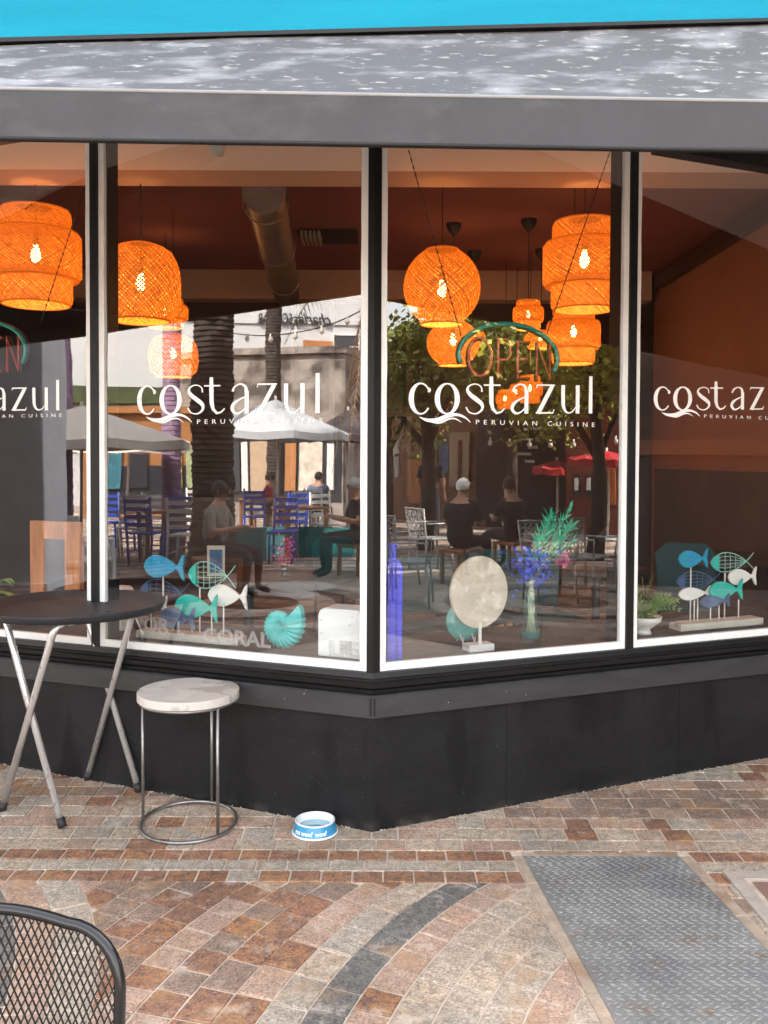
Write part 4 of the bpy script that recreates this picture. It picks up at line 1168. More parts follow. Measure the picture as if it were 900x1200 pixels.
# vase with flowers
inn = .24; x0, _ = wl('R', 622, 720, inn); t = empty('flower_vase', wallpt('R', x0, inn, Z_L + .001), ANG['R'], 'clear vase with teal sprays and blue flowers in the right window', 'vase')
vg = bpy.data.materials.new('clear vase glass'); vg.use_nodes = True; nt = vg.node_tree; n = nt.nodes; l = nt.links; n.clear()
out = n.new('ShaderNodeOutputMaterial'); mx = n.new('ShaderNodeMixShader'); tr = n.new('ShaderNodeBsdfTransparent'); tr.inputs[0].default_value = (.72, .88, .86, 1)
gl = n.new('ShaderNodeBsdfGlossy'); gl.inputs['Roughness'].default_value = .05; gl.inputs['Color'].default_value = (.8, .95, .95, 1); fr = schlick(n, l, .12)
l.new(fr, mx.inputs[0]); l.new(tr.outputs[0], mx.inputs[1]); l.new(gl.outputs[0], mx.inputs[2]); l.new(mx.outputs[0], out.inputs[0])
hv = zpx('R', 622, 668, inn)
mb = MB(); mb.lathe([(.001, 0), (.046, 0), (.052, .02), (.054, .06), (.044, hv*.55), (.036, hv*.8), (.04, hv), (.037, hv), (.033, hv*.8), (.04, hv*.55), (.05, .06), (.048, .022), (.001, .015)], 28); mb.build('vase_glass', vg, t)
wat = mat('turquoise vase water', (.0, .30, .33), .1, var=.2, scale=10, coat=.6)
mb = MB(); mb.lathe([(.001, .016), (.044, .018), (.048, .045), (.001, .047)], 24); mb.build('glass_gems', wat, t)
stem_m = mat('pale green stems', (.28, .40, .12), .6, var=.2); teal_leaf = mat('dyed teal leaves', (.0, .46, .27), .6, var=.5, scale=30); blue_fl = mat('blue silk petals', (.02, .10, .55), .6, var=.6, scale=30)
pink_fl = mat('pink silk petals', (.6, .10, .25), .6, var=.3, scale=30)
rf = random.Random(3)
kz = 4.15 / F_PX
heads = []
for i in range(11):
    bx = rf.uniform(-.02, .02); by = rf.uniform(-.02, .02)
    tx = rf.uniform(-.01, .27); tz = rf.uniform(.42, .62); ty = rf.uniform(-.06, .06)
    pts = [Vector((-bx, -by, .04)), Vector((bx*.8, by, hv*.9)), Vector((bx + tx*.45, ty*.5, hv*.9 + (tz-hv*.9)*.5)), Vector((tx, ty, tz))]
    mb = MB(); mb.tube(pts, [.0028, .0028, .002, .0015], 5); mb.build('stem', stem_m, t); heads.append(pts)
mb = MB()
def leafq(mb, p, d, L_, w_, rf):
    side = d.cross(Vector((rf.uniform(-1, 1), rf.uniform(-1, 1), rf.uniform(-1, 1)))).normalized() * w_
    m_ = p + d * L_ * .5; mb.add([p, m_ + side, p + d * L_, m_ - side], [(0, 1, 2, 3)])
for h in heads:
    for q in range(38):
        u = rf.uniform(0, 1); p = h[2].lerp(h[3], u); d = ((h[3]-h[2]).normalized() + Vector((rf.gauss(0, .55), rf.gauss(0, .5), rf.gauss(.1, .5)))).normalized()
        leafq(mb, p, d, rf.uniform(.03, .075), rf.uniform(.0025, .006), rf)
tag(mb.build('teal_sprays', teal_leaf, t), kind='stuff')
for (n_, c, m_, nm, sp) in ((90, (.0, -.01, hv*1.02), blue_fl, 'blue_blossom', .045), (26, (.175, 0, hv*1.14), pink_fl, 'pink_blossom', .014)):
    mb = MB()
    for q in range(n_ * 3):
        p = Vector(c) + Vector((rf.gauss(0, sp), rf.gauss(0, sp*.7), rf.gauss(0, sp)))
        leafq(mb, p, Vector((rf.gauss(0, 1), rf.gauss(0, 1), rf.gauss(0, 1))).normalized(), .026, .013, rf)
    tag(mb.build(nm, m_, t), kind='stuff')
# black tripod stand at the right mullion (inside, on the floor behind the ledge)
inn = .34; x0, _ = wl('R', 723, 740, inn); t = empty('tripod_stand', wallpt('R', x0, inn, Z_L + .001), ANG['R'], 'black tripod stand with folded legs beside the right mullion', 'tripod')
zt_ = zpx('R', 723, 592, inn)
mb = MB(); mb.tube([(0, 0, .02), (0, 0, zt_)], .013, 8); mb.build('pole', cord_m, t)
for a in (0, 2.1, 4.2): mb = MB(); mb.tube([(0, 0, .075), (.06*math.cos(a + .4), .06*math.sin(a + .4), .004)], .006, 6); mb.build('leg', cord_m, t)
mb = MB(); mb.lathe([(.001, -.02), (.017, -.02), (.017, .02), (.001, .02)], 12, Matrix.Translation((-.03, 0, zpx('R', 723, 693, inn))) @ Matrix.Rotation(R(90), 4, 'Y')); mb.build('knob', cord_m, t)
mb = MB(); mb.prism([(.05, zt_ - .02), (-.13, zt_ - .16), (-.12, zt_ - .19), (.05, zt_ - .08)], -.01, .01); mb.build('bracket', cord_m, t)
# fern in a fluted white bowl
inn = .2; x0, _ = wl('R', 754, 740, inn); t = empty('potted_fern', wallpt('R', x0, inn, Z_L + .001), ANG['R'], 'small green fern in a fluted white footed bowl', 'potted plant')
hp = zpx('R', 754, 722, inn); 
mb = MB(); mb.lathe([(.001, 0), (.04, 0), (.036, .012), (.03, .022), (.06, .045), (.082, hp*.75), (.088, hp), (.08, hp), (.07, hp*.8), (.001, hp*.8)], 48, fn=lambda a, z: 1 + (.018*math.cos(a*22) if z > .03 else 0)); mb.build('bowl', mat('white glazed ceramic', (.78, .76, .70), .35, var=.03), t)
mb = MB(); mb.lathe([(.001, hp*.88), (.074, hp*.86)], 20); mb.build('soil', mat('potting soil', (.05, .035, .02), .9), t)
fern_m = mat('fern green', (.16, .28, .07), .6, var=.5, scale=25); rf = random.Random(9)
for i in range(17):
    a = rf.uniform(0, 2*PI); L_ = rf.uniform(.20, .34); lean = rf.uniform(.15, .95)
    d = Vector((math.cos(a)*lean, math.sin(a)*lean*.6, 1)).normalized(); pts = []
    for k in range(10):
        u = k / 9; pts.append(Vector((0, 0, hp*.85)) + d * L_ * u + Vector((math.cos(a)*.10*u*u*lean, math.sin(a)*.05*u*u, -.16*u*u*lean)))
    mb = MB(); mb.tube(pts, .0013, 4)
    for k in range(1, 10):
        tt = (pts[k] - pts[k-1]).normalized()
        for sg in (-1, 1):
            sd = tt.cross(Vector((math.sin(a), -math.cos(a), .3))).normalized() * sg
            w_ = .030 * (1 - (k/10)**2) + .006
            mb.add([pts[k], pts[k] + sd*w_*.6 + tt*.008, pts[k] + sd*w_ + tt*.014, pts[k] + sd*w_*.5 - tt*.006], [(0, 1, 2, 3)])
    mb.build('frond', fern_m, t)
# white jug-like box behind the tray
inn = .3; x0, _ = wl('L', 145, 740, inn); t = empty('white_canister', wallpt('L', x0, inn, Z_L + .001), ANG['L'], 'rounded white canister on the ledge behind the serving tray', 'canister')
hc = zpx('L', 145, 687, inn)
mb = MB(); mb.prism([(-.045, 0), (-.045, hc), (.015, hc), (.032, hc-.012), (.042, hc - .05), (.042, hc*.6), (.02, hc*.5), (.02, 0)], -.04, .04); mb.build('canister_body', box_m, t, bevel=.01)
mb = MB(); mb.box(-.047, -.046, -.02, .02, .05, .1); mb.build('canister_label', vinyl_grey, t)
# leafy plant and framed wooden panel in the leftmost window
t = empty('cabinet_door', wallpt('L', wl('L', 66, 700, .75)[0], .75, .02), ANG['L'], 'orange brown framed wooden cabinet door behind the leftmost window', 'cabinet')
pan = mat('orange stained wood', (.60, .22, .07), .45, var=.4, scale=4, stretch=(6, 6, 1)); k_ = 4.9 / F_PX; zt_ = wl('L', 66, 611, .75)[1] - .02
mb = MB(); mb.box(-.17, -.075, -.02, .02, 0, zt_); mb.build('stile', pan, t, bevel=.003); mb = MB(); mb.box(.075, .18, -.02, .02, 0, zt_); mb.build('stile', pan, t, bevel=.003)
mb = MB(); mb.box(-.075, .075, -.018, .018, zt_ - .10, zt_ - .001); mb.build('rail', pan, t)
mb = MB(); mb.box(-.075, .075, .0, .012, 0, zt_ - .10); mb.build('panel', mat('smoked glass panel', (.07, .075, .075), .2), t)
t = empty('leafy_plant', wallpt('L', wl('L', -8, 740, .35)[0], .35, Z_L + .001), ANG['L'], 'long leaved green plant at the left edge of the leftmost window', 'plant')
mb = MB(); mb.lathe([(.001, 0), (.06, 0), (.08, .12), (.07, .12), (.001, .1)], 20); mb.build('pot', cord_m, t)
lf = mat('long green leaves', (.25, .42, .09), .5, var=.4, scale=12); rf = random.Random(4)
for i in range(22):
    a = rf.uniform(0, 2*PI); L_ = rf.uniform(.16, .34); e = rf.uniform(.2, 1.2); mb = MB(); pts = []
    for k in range(8):
        u = k/7; pts.append(Vector((math.cos(a)*L_*u*.8, math.sin(a)*L_*u*.5, .11 + L_*(u*e - u*u*.75))))
    for k in range(7):
        w0 = .011*math.sin(PI*min(1, k/7+.05)); w1 = .011*math.sin(PI*min(1, (k+1)/7)); sd = Vector((-math.sin(a), math.cos(a), .2))
        mb.add([pts[k]-sd*w0, pts[k]+sd*w0, pts[k+1]+sd*w1, pts[k+1]-sd*w1], [(0, 1, 2, 3)])
    mb.build('leaf', lf, t)

# ---------------------------------------------------------------- on the pavement
# folding tray stand
w_dir = Vector((.22, .361, 0)).normalized(); l_dir = Vector((-.853, .52, 0))
F1 = Vector((-1.30, 3.596, 0)); F2 = Vector((-1.085, 3.945, 0))
org = (F1 + F2) / 2 + l_dir * .17; org.z = 0
ts = empty('tray_stand', org, 0, 'chromed folding tray stand with crossed tube legs', 'tray stand')
zt_ = .835
def uframe(f1, f2, t1, t2, name):
    f1 = f1 - org; f2 = f2 - org; t1 = t1 - org; t2 = t2 - org
    for v, zz in ((f1, 0.0), (f2, 0.0)): v.z = gz(v.x + org.x, v.y + org.y) + .012
    t1.z = t2.z = zt_
    def bend(a, b, c, r=.055):
        pa = b + (a - b).normalized() * r; pc = b + (c - b).normalized() * r
        return [pa.lerp(b, u).lerp(b.lerp(pc, u), u) for u in [i/6 for i in range(7)]]
    mid = (t1 + t2) / 2
    m1 = bend(f1, t1, mid); m2 = bend(f2, t2, mid)
    mb = MB(); mb.tube([f1] + m1, .0145, 12); mb.build('leg', chrome, ts)
    mb = MB(); mb.tube([f2] + m2, .0145, 12); mb.build('leg', chrome, ts)
    mb = MB(); mb.tube([m1[-1], m2[-1]], .0145, 12); mb.build('top_rail', chrome, ts)
    for f, m in ((f1, m1), (f2, m2)):
        d = (m[0] - f).normalized(); mb = MB(); mb.tube([f - d*.010, f + d*.028], .0175, 12); mb.build('rubber_foot', cord_m, ts)
    return m1[-1], m2[-1]
a1, a2 = uframe(F1.copy(), F2.copy(), F1 + l_dir*.36, F2 + l_dir*.36, 'a')
off_ = w_dir * .0
b1, b2 = uframe(F1 + l_dir*.345 - w_dir*.027 , F2 + l_dir*.30 - w_dir*.027, F1 - w_dir*.027, F2 - w_dir*.027, 'b')
for q in (.25, .75):
    p = a1.lerp(a2, q); r = b1.lerp(b2, q); mb = MB()
    mb.add([p + w_dir*-.02, p + w_dir*.02, r + w_dir*.02, r - w_dir*.02, p + w_dir*-.02 + Vector((0,0,-.004)), p + w_dir*.02 + Vector((0,0,-.004)), r + w_dir*.02 + Vector((0,0,-.004)), r - w_dir*.02 + Vector((0,0,-.004))],
           [(0,1,2,3), (7,6,5,4), (0,4,5,1), (1,5,6,2), (2,6,7,3), (3,7,4,0)]); mb.tube([p - w_dir*.02, p + w_dir*.02], .017, 10); mb.tube([r - w_dir*.02, r + w_dir*.02], .017, 10)
    mb.build('strap', cord_m, ts)
mb = MB()
tray_c = Vector((-1.342, 3.862, 0)); tr_m = speckle(mat('black non slip tray', (.018, .021, .026), .5, var=.2, scale=10, bump=.3, bscale=300), (.04, .042, .048), 30, .6, .75, amount=.5)
t = empty('serving_tray', (tray_c.x, tray_c.y, zt_ + .015), 0, 'round black serving tray resting on the folding stand', 'serving tray')
mb.lathe([(.001, 0), (.35, 0), (.368, .008), (.381, .030), (.388, .032), (.388, .027), (.375, .0), (.36, -.0045), (.001, -.0045)], 72); mb.build('tray_body', tr_m, t)
mb = MB(); mb.lathe([(.335, .0008), (.338, .004), (.342, .0008)], 72); mb.build('tray_ring', tr_m, t)

# marble topped side table
marble = mat('white marble', (.58, .545, .50), .5, var=.06, scale=5)
speckle(marble, (.30, .275, .255), 5, .505, .54, detail=9, stretch=(1, 1.8, 1), amount=.6); speckle(marble, (.68, .64, .59), 9, .5, .56, detail=7, amount=.6)
iron = mat('rubbed steel rod', (.30, .29, .28), .38, metal=.85, var=.3, scale=14)
sx, sy = -.795, 3.64
t = empty('side_table', (sx, sy, 0), 0, 'small round marble topped side table on a steel ring base', 'side table')
hs = .560
mb = MB(); mb.lathe([(.001, hs), (.203, hs), (.205, hs - .002), (.205, hs - .032), (.203, hs - .034), (.001, hs - .034)], 64, smooth=False); mb.build('marble_top', marble, t)
ring = [(.192*math.cos(2*PI*i/56), .192*math.sin(2*PI*i/56)) for i in range(56)]
mb = MB(); mb.tube([(x, y, gz(sx, sy + y) + .008) for x, y in ring], .0075, 10, closed=True); mb.build('base_ring', iron, t)
mb = MB(); mb.tube([(x, y, hs - .041) for x, y in ring], .006, 8, closed=True); mb.build('top_ring', iron, t)
for a in (176, 72, -42):
    x, y = .192*math.cos(R(a)), .192*math.sin(R(a)); mb = MB(); mb.tube([(x, y, .01), (x, y, hs - .04)], .0068, 8); mb.build('leg', iron, t)

# dog bowl
t = empty('dog_bowl', (-.272, 3.575, .001), R(-12), 'blue and white dog bowl holding water at the foot of the wall', 'dog bowl')
mb = MB(); mb.lathe([(.001, .0), (.090, 0), (.0935, .003), (.092, .008), (.0885, .0085)], 48); mb.lathe([(.0795, .0475), (.081, .052), (.078, .054), (.073, .050), (.066, .020), (.001, .014)], 48); mb.build('bowl_shell', mat('white glazed bowl', (.82, .84, .85), .3, var=.02, coat=.4), t)
bandm = mat('blue bowl glaze', (.02, .27, .50), .3, var=.1, coat=.4)
mb = MB(); mb.lathe([(.0885, .0085), (.0795, .0475)], 48); mb.build('blue_band', bandm, t)
mb = MB(); mb.lathe([(.001, .026), (.0675, .026)], 40); mb.build('water', mat('bowl water', (.22, .50, .62), .05, var=.1, coat=1), t)
def wrap(p):
    a = -PI/2 + (p.x - .067) / .083; r = .0893 - (p.y + .016 - .0085) * .225 + p.z
    return Vector((r*math.cos(a), r*math.sin(a), .016 + p.y))
text_mesh('bowl_lettering', 'got woof  woof', .024, vinyl, t, None, offset=.0005, warp=wrap, xs=.9, shear=.1)

# black wire mesh chair, nearest the camera
chm = mat('black powder coated steel', (.008, .008, .009), .25, var=.1, coat=.15)
t = empty('mesh_chair', (-.598, 1.30, 0), R(3), 'black expanded metal garden chair whose back edge shows at bottom left', 'chair')
hw_, top, cr_ = .210, .810, .085
def backpt(x, z): return Vector((x, .05 * ((z - .45) / .4) - .03 * (1 - (x / hw_) ** 2) * 0 + .035 * (abs(x) / hw_) ** 2 * -1 + .0, z))
out = []
for i in range(12): out.append((-hw_, .36 + (top - cr_ - .36) * i / 12))
for i in range(9): a = PI - (PI/2) * i / 8; out.append((-hw_ + cr_ + cr_*math.cos(a), top - cr_ - .012 + cr_*math.sin(a)))
for i in range(1, 12): x = -hw_ + cr_ + (2*hw_ - 2*cr_) * i / 12; out.append((x, top - .012 + .018 * math.sin(PI * i / 12)))
for i in range(9): a = PI/2 - (PI/2) * i / 8; out.append((hw_ - cr_ + cr_*math.cos(a), top - cr_ - .012 + cr_*math.sin(a)))
for i in range(12): out.append((hw_, top - cr_ - (top - cr_ - .36) * (i + 1) / 12))
mb = MB(); mb.tube([backpt(x, z) for x, z in out], .0088, 12); mb.build('back_frame', chm, t)
def inside(x, z):
    if abs(x) > hw_ or z > top + .004: return False
    if z > top - cr_ - .012 and abs(x) > hw_ - cr_:
        return math.hypot(abs(x) - (hw_ - cr_), z - (top - cr_ - .012)) < cr_
    return z < top - .012 + .018 * math.sin(PI * max(0, min(1, (x + hw_ - cr_) / (2*hw_ - 2*cr_))))
mb = MB(); dx, dz = .0113, .0235
for sg in (1, -1):
    k = -60
    while k < 80:
        run = []
        for i in range(0, 46):
            z = .44 + i * dz / 2; x = k * dx + sg * i * dx / 2 - (.25 if sg > 0 else -.25) * 0
            if inside(x, z) and z > .445: run.append(backpt(x, z) + Vector((0, .0008 * sg, 0)))
            else:
                if len(run) > 1: mb.tube(run, .0015, 4, caps=False)
                run = []
        if len(run) > 1: mb.tube(run, .0015, 4, caps=False)
        k += 1
tag(mb.build('back_mesh', chm, t), kind='stuff')
mb = MB(); mb.flatpoly([(-.2, -.02), (-.2, -.40), (-.15, -.44), (.15, -.44), (.2, -.40), (.2, -.02)], .425, .43); mb.build('seat', chm, t)
for x, y0, y1 in ((-.2, -.40, -.43), (.2, -.40, -.43), (-.2, -.01, .06), (.2, -.01, .06)):
    mb = MB(); mb.tube([(x, y0, .43), (x * 1.06, y1, .0)], .009, 8); mb.build('leg', chm, t)
# ---------------------------------------------------------------- people
skin_m = mat('skin', (.42, .22, .15), .5, var=.08); 
def person(loc, rz, pose, shirt, trousers, label, hair=(.02, .015, .012), beard=None, cap=None, glasses=False, group=None, skin=None):
    sk = skin or skin_m
    t = empty('person', loc, rz, label, 'person', group)
    J = {}; 
    if pose == 'sit':
        J = dict(pel=(0, .02, .54, .155), bel=(0, .03, .68, .15), che=(0, .0, .86, .165), nek=(0, -.03, 1.04, .058), hea=(0, -.06, 1.13, .082), crn=(0, -.055, 1.21, .085),
                 shl=(-.18, .0, .95, .068), ell=(-.25, -.08, .72, .047), wrl=(-.12, -.30, .76, .030), shr=(.18, .0, .95, .068), elr=(.25, -.08, .72, .047), wrr=(.10, -.31, .77, .030),
                 hil=(-.10, -.02, .52, .10), knl=(-.15, -.44, .50, .062), anl=(-.15, -.42, .09, .040), tol=(-.16, -.58, .04, .034),
                 hir=(.10, -.02, .52, .10), knr=(.15, -.44, .50, .062), anr=(.15, -.40, .09, .040), tor=(.16, -.56, .04, .034))
    else:
        J = dict(pel=(0, 0, .93, .145), bel=(0, .0, 1.08, .135), che=(0, 0, 1.28, .155), nek=(0, 0, 1.46, .056), hea=(0, -.02, 1.56, .08), crn=(0, -.015, 1.65, .083),
                 shl=(-.19, 0, 1.38, .064), ell=(-.24, .02, 1.10, .044), wrl=(-.20, -.16, .96, .028), shr=(.19, 0, 1.38, .064), elr=(.25, .02, 1.10, .044), wrr=(.24, -.08, .86, .028),
                 hil=(-.09, 0, .88, .098), knl=(-.11, -.02, .49, .062), anl=(-.12, .05, .09, .04), tol=(-.14, -.11, .04, .034),
                 hir=(.09, 0, .88, .098), knr=(.12, -.06, .49, .062), anr=(.13, -.04, .09, .04), tor=(.15, -.20, .04, .034))
    names = list(J); vs = [J[k][:3] for k in names]; rad = [J[k][3] for k in names]
    E = [('pel','bel'),('bel','che'),('che','nek'),('nek','hea'),('hea','crn'),('che','shl'),('shl','ell'),('ell','wrl'),('che','shr'),('shr','elr'),('elr','wrr'),
         ('pel','hil'),('hil','knl'),('knl','anl'),('anl','tol'),('pel','hir'),('hir','knr'),('knr','anr'),('anr','tor')]
    ed = [(names.index(a), names.index(b)) for a, b in E]
    for side in 'lr':                                               # palm, four fingers and a thumb
        w = Vector(J['wr'+side][:3]); e = Vector(J['el'+side][:3]); d = (w - e).normalized()
        sd = d.cross(Vector((0, 0, 1))).normalized(); palm = w + d*.07
        vs.append(tuple(palm)); rad.append(.026); ip = len(vs) - 1; ed.append((names.index('wr'+side), ip))
        for f, (o_, L_) in enumerate(((-.030, .058), (-.010, .070), (.010, .066), (.028, .052))):
            b = palm + sd*o_ + d*.02; vs.append(tuple(b)); rad.append(.009); ib = len(vs)-1; ed.append((ip, ib))
            vs.append(tuple(b + d*L_*.6 + Vector((0, 0, -.012)))); rad.append(.008); ed.append((ib, len(vs)-1))
            vs.append(tuple(b + d*L_*.9 + Vector((0, 0, -.032)))); rad.append(.006); ed.append((len(vs)-2, len(vs)-1))
        inner = sd * (-1 if sd.x * (1 if side == 'l' else -1) < 0 else 1)
        b = w + d*.025 + inner*.026; vs.append(tuple(b)); rad.append(.010); ed.append((names.index('wr'+side), len(vs)-1))
        vs.append(tuple(b + d*.035 + inner*.018)); rad.append(.008); ed.append((len(vs)-2, len(vs)-1))
    me = bpy.data.meshes.new('skel'); me.from_pydata(vs, ed, []); o = bpy.data.objects.new('skel', me); col.objects.link(o)
    md = o.modifiers.new('s', 'SKIN'); md.use_smooth_shade = True
    for i, v in enumerate(me.skin_vertices[0].data): v.radius = (rad[i], rad[i]); v.use_root = (i == 0)
    o.modifiers.new('d', 'SUBSURF').levels = 1
    bpy.context.view_layer.update()
    bm_ = bpy.data.meshes.new_from_object(o.evaluated_get(bpy.context.evaluated_depsgraph_get())); bpy.data.objects.remove(o)
    bm_.materials.clear()
    for m_ in (sk, shirt, trousers, cord_m): bm_.materials.append(m_)
    segs = [(Vector(J[a][:3]), Vector(J[b][:3]), a, b) for a, b in E]
    for f in bm_.polygons:
        c = f.center; best = None
        for a, b, na, nb in segs:
            ab = b - a; u = max(0, min(1, (c-a).dot(ab) / ab.length_squared)); d = (c - (a + ab*u)).length
            if best is None or d < best[0]: best = (d, na, nb, u)
        d, na, nb, u = best; mi = 1
        if na in ('nek', 'hea') or (na == 'che' and nb == 'nek' and u > .72): mi = 0
        elif na[:2] == 'el' or (na[:2] == 'sh' and u > .75): mi = 0
        elif na in ('pel',) and nb[:2] == 'hi' or na[:2] in ('hi', 'kn'): mi = 2
        elif na[:2] == 'an': mi = 3
        f.material_index = mi; f.use_smooth = True
    b = bpy.data.objects.new('body', bm_); col.objects.link(b); b.parent = t
    hc = Vector(J['hea'][:3]).lerp(Vector(J['crn'][:3]), .5)
    hm = mat('hair %s' % (hair,), hair, .7, var=.3, scale=40)
    def S(rx, ry, rz_, cz=0, cy=0): return Matrix.Translation(hc + Vector((0, cy, cz))) @ Matrix.Diagonal((rx, ry, rz_, 1))
    cap_prof = [(math.cos(a), math.sin(a)) for a in [R(-25 + i*115/9) for i in range(9)]] + [(.001, 1)]
    mb = MB(); mb.lathe(cap_prof, 20, S(.090, .096, .108, .014, .016)); mb.build('hair', hm if not cap else cap, t)
    if cap: mb = MB(); mb.lathe([(.001, .01), (.07, .008), (.075, 0), (.001, -.004)], 16, Matrix.Translation(hc + Vector((0, -.10, .045)))); mb.build('cap_peak', cap, t)
    mb = MB(); mb.prism([(-.014, -.02), (.014, -.02), (.006, .03), (-.006, .03)], -.115, -.075, Matrix.Translation(hc + Vector((0, 0, -.005)))); mb.build('nose', sk, t, bevel=.005)
    for sx_ in (-1, 1):
        mb = MB(); mb.lathe([(.001, -.010), (.009, 0), (.001, .010)], 10, Matrix.Translation(hc + Vector((sx_*.032, -.083, .018)))); mb.build('eye', cord_m, t)
        mb = MB(); mb.lathe([(.001, -.028), (.014, 0), (.001, .028)], 8, Matrix.Translation(hc + Vector((sx_*.088, .0, -.005)))); mb.build('ear', sk, t)
    mb = MB(); mb.tube([hc + Vector((-.022, -.085, -.045)), hc + Vector((0, -.092, -.046)), hc + Vector((.022, -.085, -.045))], .004, 5); mb.build('mouth', mat('lips', (.3, .10, .08), .5), t)
    if beard:
        mb = MB(); mb.lathe([(math.cos(a), math.sin(a)) for a in [R(-88 + i*10) for i in range(8)]], 18, S(.078, .075, .085, -.035, -.028)); mb.build('beard', mat('grey beard', beard, .8, var=.3, scale=50), t)
    if glasses:
        mb = MB()
        for sx_ in (-1, 1): mb.tube([hc + Vector((sx_*.033 + .024*math.cos(a), -.096, .018 + .018*math.sin(a))) for a in [2*PI*i/12 for i in range(12)]], .003, 4, closed=True); mb.tube([hc + Vector((sx_*.057, -.094, .02)), hc + Vector((sx_*.09, 0, .02))], .003, 4)
        mb.build('glasses', cord_m, t)
    return t

# ---------------------------------------------------------------- furniture of the plaza
white_wood = mat('white painted wood', (.72, .72, .70), .5, var=.05); blue_wood = mat('royal blue painted wood', (.02, .06, .42), .5, var=.1); brown_wood = mat('varnished table wood', (.28, .12, .05), .45, var=.25, scale=5)
def ladder_chair(m, name_='ladderback_chair'):
    t = empty(name_, (0, 0, 0)); t['category'] = 'chair'
    mb = MB(); mb.box(-.20, .20, -.20, .20, .44, .47); mb.build('seat', m, t, bevel=.006)
    for x in (-.18, .18):
        mb = MB(); mb.tube([(x, .19, 0), (x, .18, .45), (x, .24, .98)], [.018, .020, .016], 8); mb.build('leg', m, t)
        mb = MB(); mb.tube([(x, -.18, 0), (x, -.18, .44)], .018, 8); mb.build('leg', m, t)
        mb = MB(); mb.tube([(x, -.18, .2), (x, .185, .2)], .010, 6); mb.build('stretcher', m, t)
    mb = MB(); mb.tube([(-.18, -.18, .26), (.18, -.18, .26)], .010, 6); mb.build('stretcher', m, t)
    for z in (.58, .69, .80, .91):
        mb = MB(); y = .18 + .06 * (z-.45)/.53; mb.box(-.18, .18, y - .008, y + .008, z - .028, z + .028); mb.build('back_slat', m, t)
    return t
proto = {'w': ladder_chair(white_wood), 'b': ladder_chair(blue_wood)}
used = set()
def chair_at(kind, loc, rz, label, grp='ladderback chairs on the plaza'):
    p = proto[kind]
    if kind not in used:
        used.add(kind); p.location = loc; p.rotation_euler = (0, 0, rz); p['label'] = label; p['group'] = grp; return p
    return copy_tree(p, loc, rz, label, grp)
CH = [('w', 214, 12.6, 'white ladderback chair just left of the seated man in the window reflection'), ('b', 207, 13.6, 'blue ladderback chair behind the white one left of the thick palm'),
      ('w', 182, 14.2, 'white ladderback chair at the wooden table left of the thick palm'), ('b', 168, 13.0, 'blue ladderback chair at the left end of the wooden table'),
      ('w', 153, 13.8, 'pale ladderback chair nearest the left mullion in the reflection'), ('b', 330, 13.2, 'blue ladderback chair inside the teal planter edge'),
      ('b', 343, 15.2, 'blue ladderback chair under the white parasol'), ('w', 356, 16.4, 'white ladderback chair behind the blue ones under the parasol'),
      ('w', 381, 14.6, 'white ladderback chair standing at the right end of the teal planter'), ('w', 371, 17.2, 'small white ladderback chair farthest back by the parasol'),
      ('b', 296, 16.6, 'blue ladderback chair seen between the palm and the parasol pole'), ('w', 228, 16.5, 'white ladderback chair half behind the thick palm'),
      ('b', 138, 15.0, 'blue ladderback chair at the far left of the plaza tables')]
for i, (k, px, d, lb) in enumerate(CH): chair_at(k, rp('L', px, d, -.013), random.uniform(-.5, .5) + (2.3 if i % 3 else -.7), lb)
def plaza_table(loc, rz, label, m=brown_wood):
    t = empty('wooden_table', loc, rz, label, 'table', 'wooden tables on the plaza')
    mb = MB(); mb.box(-.38, .38, -.38, .38, .72, .755); mb.build('tabletop', m, t, bevel=.005)
    for x in (-.33, .33):
        for y in (-.33, .33): mb = MB(); mb.box(x-.028, x+.028, y-.028, y+.028, 0, .72); mb.build('leg', m, t)
    return t
for px, d, lb in ((192, 13.6, 'wooden table among the chairs left of the thick palm'), (350, 14.3, 'wooden table in front of the parasol pole'), (306, 17.6, 'wooden table farthest back beside the thin palm')):
    plaza_table(rp('L', px, d, -.013), .4, lb)
def parasol(side, px, d, yp, yr, rr_, cloth, label, n=8, pole_dx=0):
    loc = rp(side, px, d, -.013); zp = at(px, yp, d).z; zr = at(px, yr, d).z
    t = empty('parasol', loc, random.uniform(0, 1), label, 'parasol', 'parasols on the plaza')
    mb = MB(); o = []
    for j, (q, dz) in enumerate(((.0, 0), (.35, .02), (.7, .0), (1.0, .0))):
        for i in range(n*2):
            a = PI * i / n; k = 1 if i % 2 == 0 else .955 
            mb.v.append((rr_*q*k*math.cos(a), rr_*q*k*math.sin(a), zp + (zr - zp)*q**1.05 - (0 if i % 2 == 0 else .04*q)))
    N = n*2
    for j in range(3):
        for i in range(N): i2 = (i+1) % N; mb.face((j*N+i, j*N+i2, (j+1)*N+i2, (j+1)*N+i))
    k0 = len(mb.v)
    for i in range(N): x, y, z = mb.v[3*N+i]; mb.v.append((x, y, z - .12))
    for i in range(N): i2 = (i+1) % N; mb.face((3*N+i, 3*N+i2, k0+i2, k0+i))
    mb.build('canopy', cloth, t)
    mb = MB(); mb.tube([(0, 0, .06), (0, 0, zp + .06)], .026, 10); mb.build('pole', mat('parasol pole', (.55, .52, .48), .4), t)
    mb = MB()
    for i in range(n): a = 2*PI*i/n; mb.tube([(0, 0, zp - .12), (rr_*.93*math.cos(a), rr_*.93*math.sin(a), zr + .02)], .010, 4)
    mb.build('ribs', mat('parasol pole', (.55, .52, .48), .4), t)
    mb = MB(); mb.lathe([(.001, 0), (.30, 0), (.28, .05), (.05, .08), (.001, .08)], 20); mb.build('base', mat('parasol foot', (.25, .25, .25), .6), t)
    return t
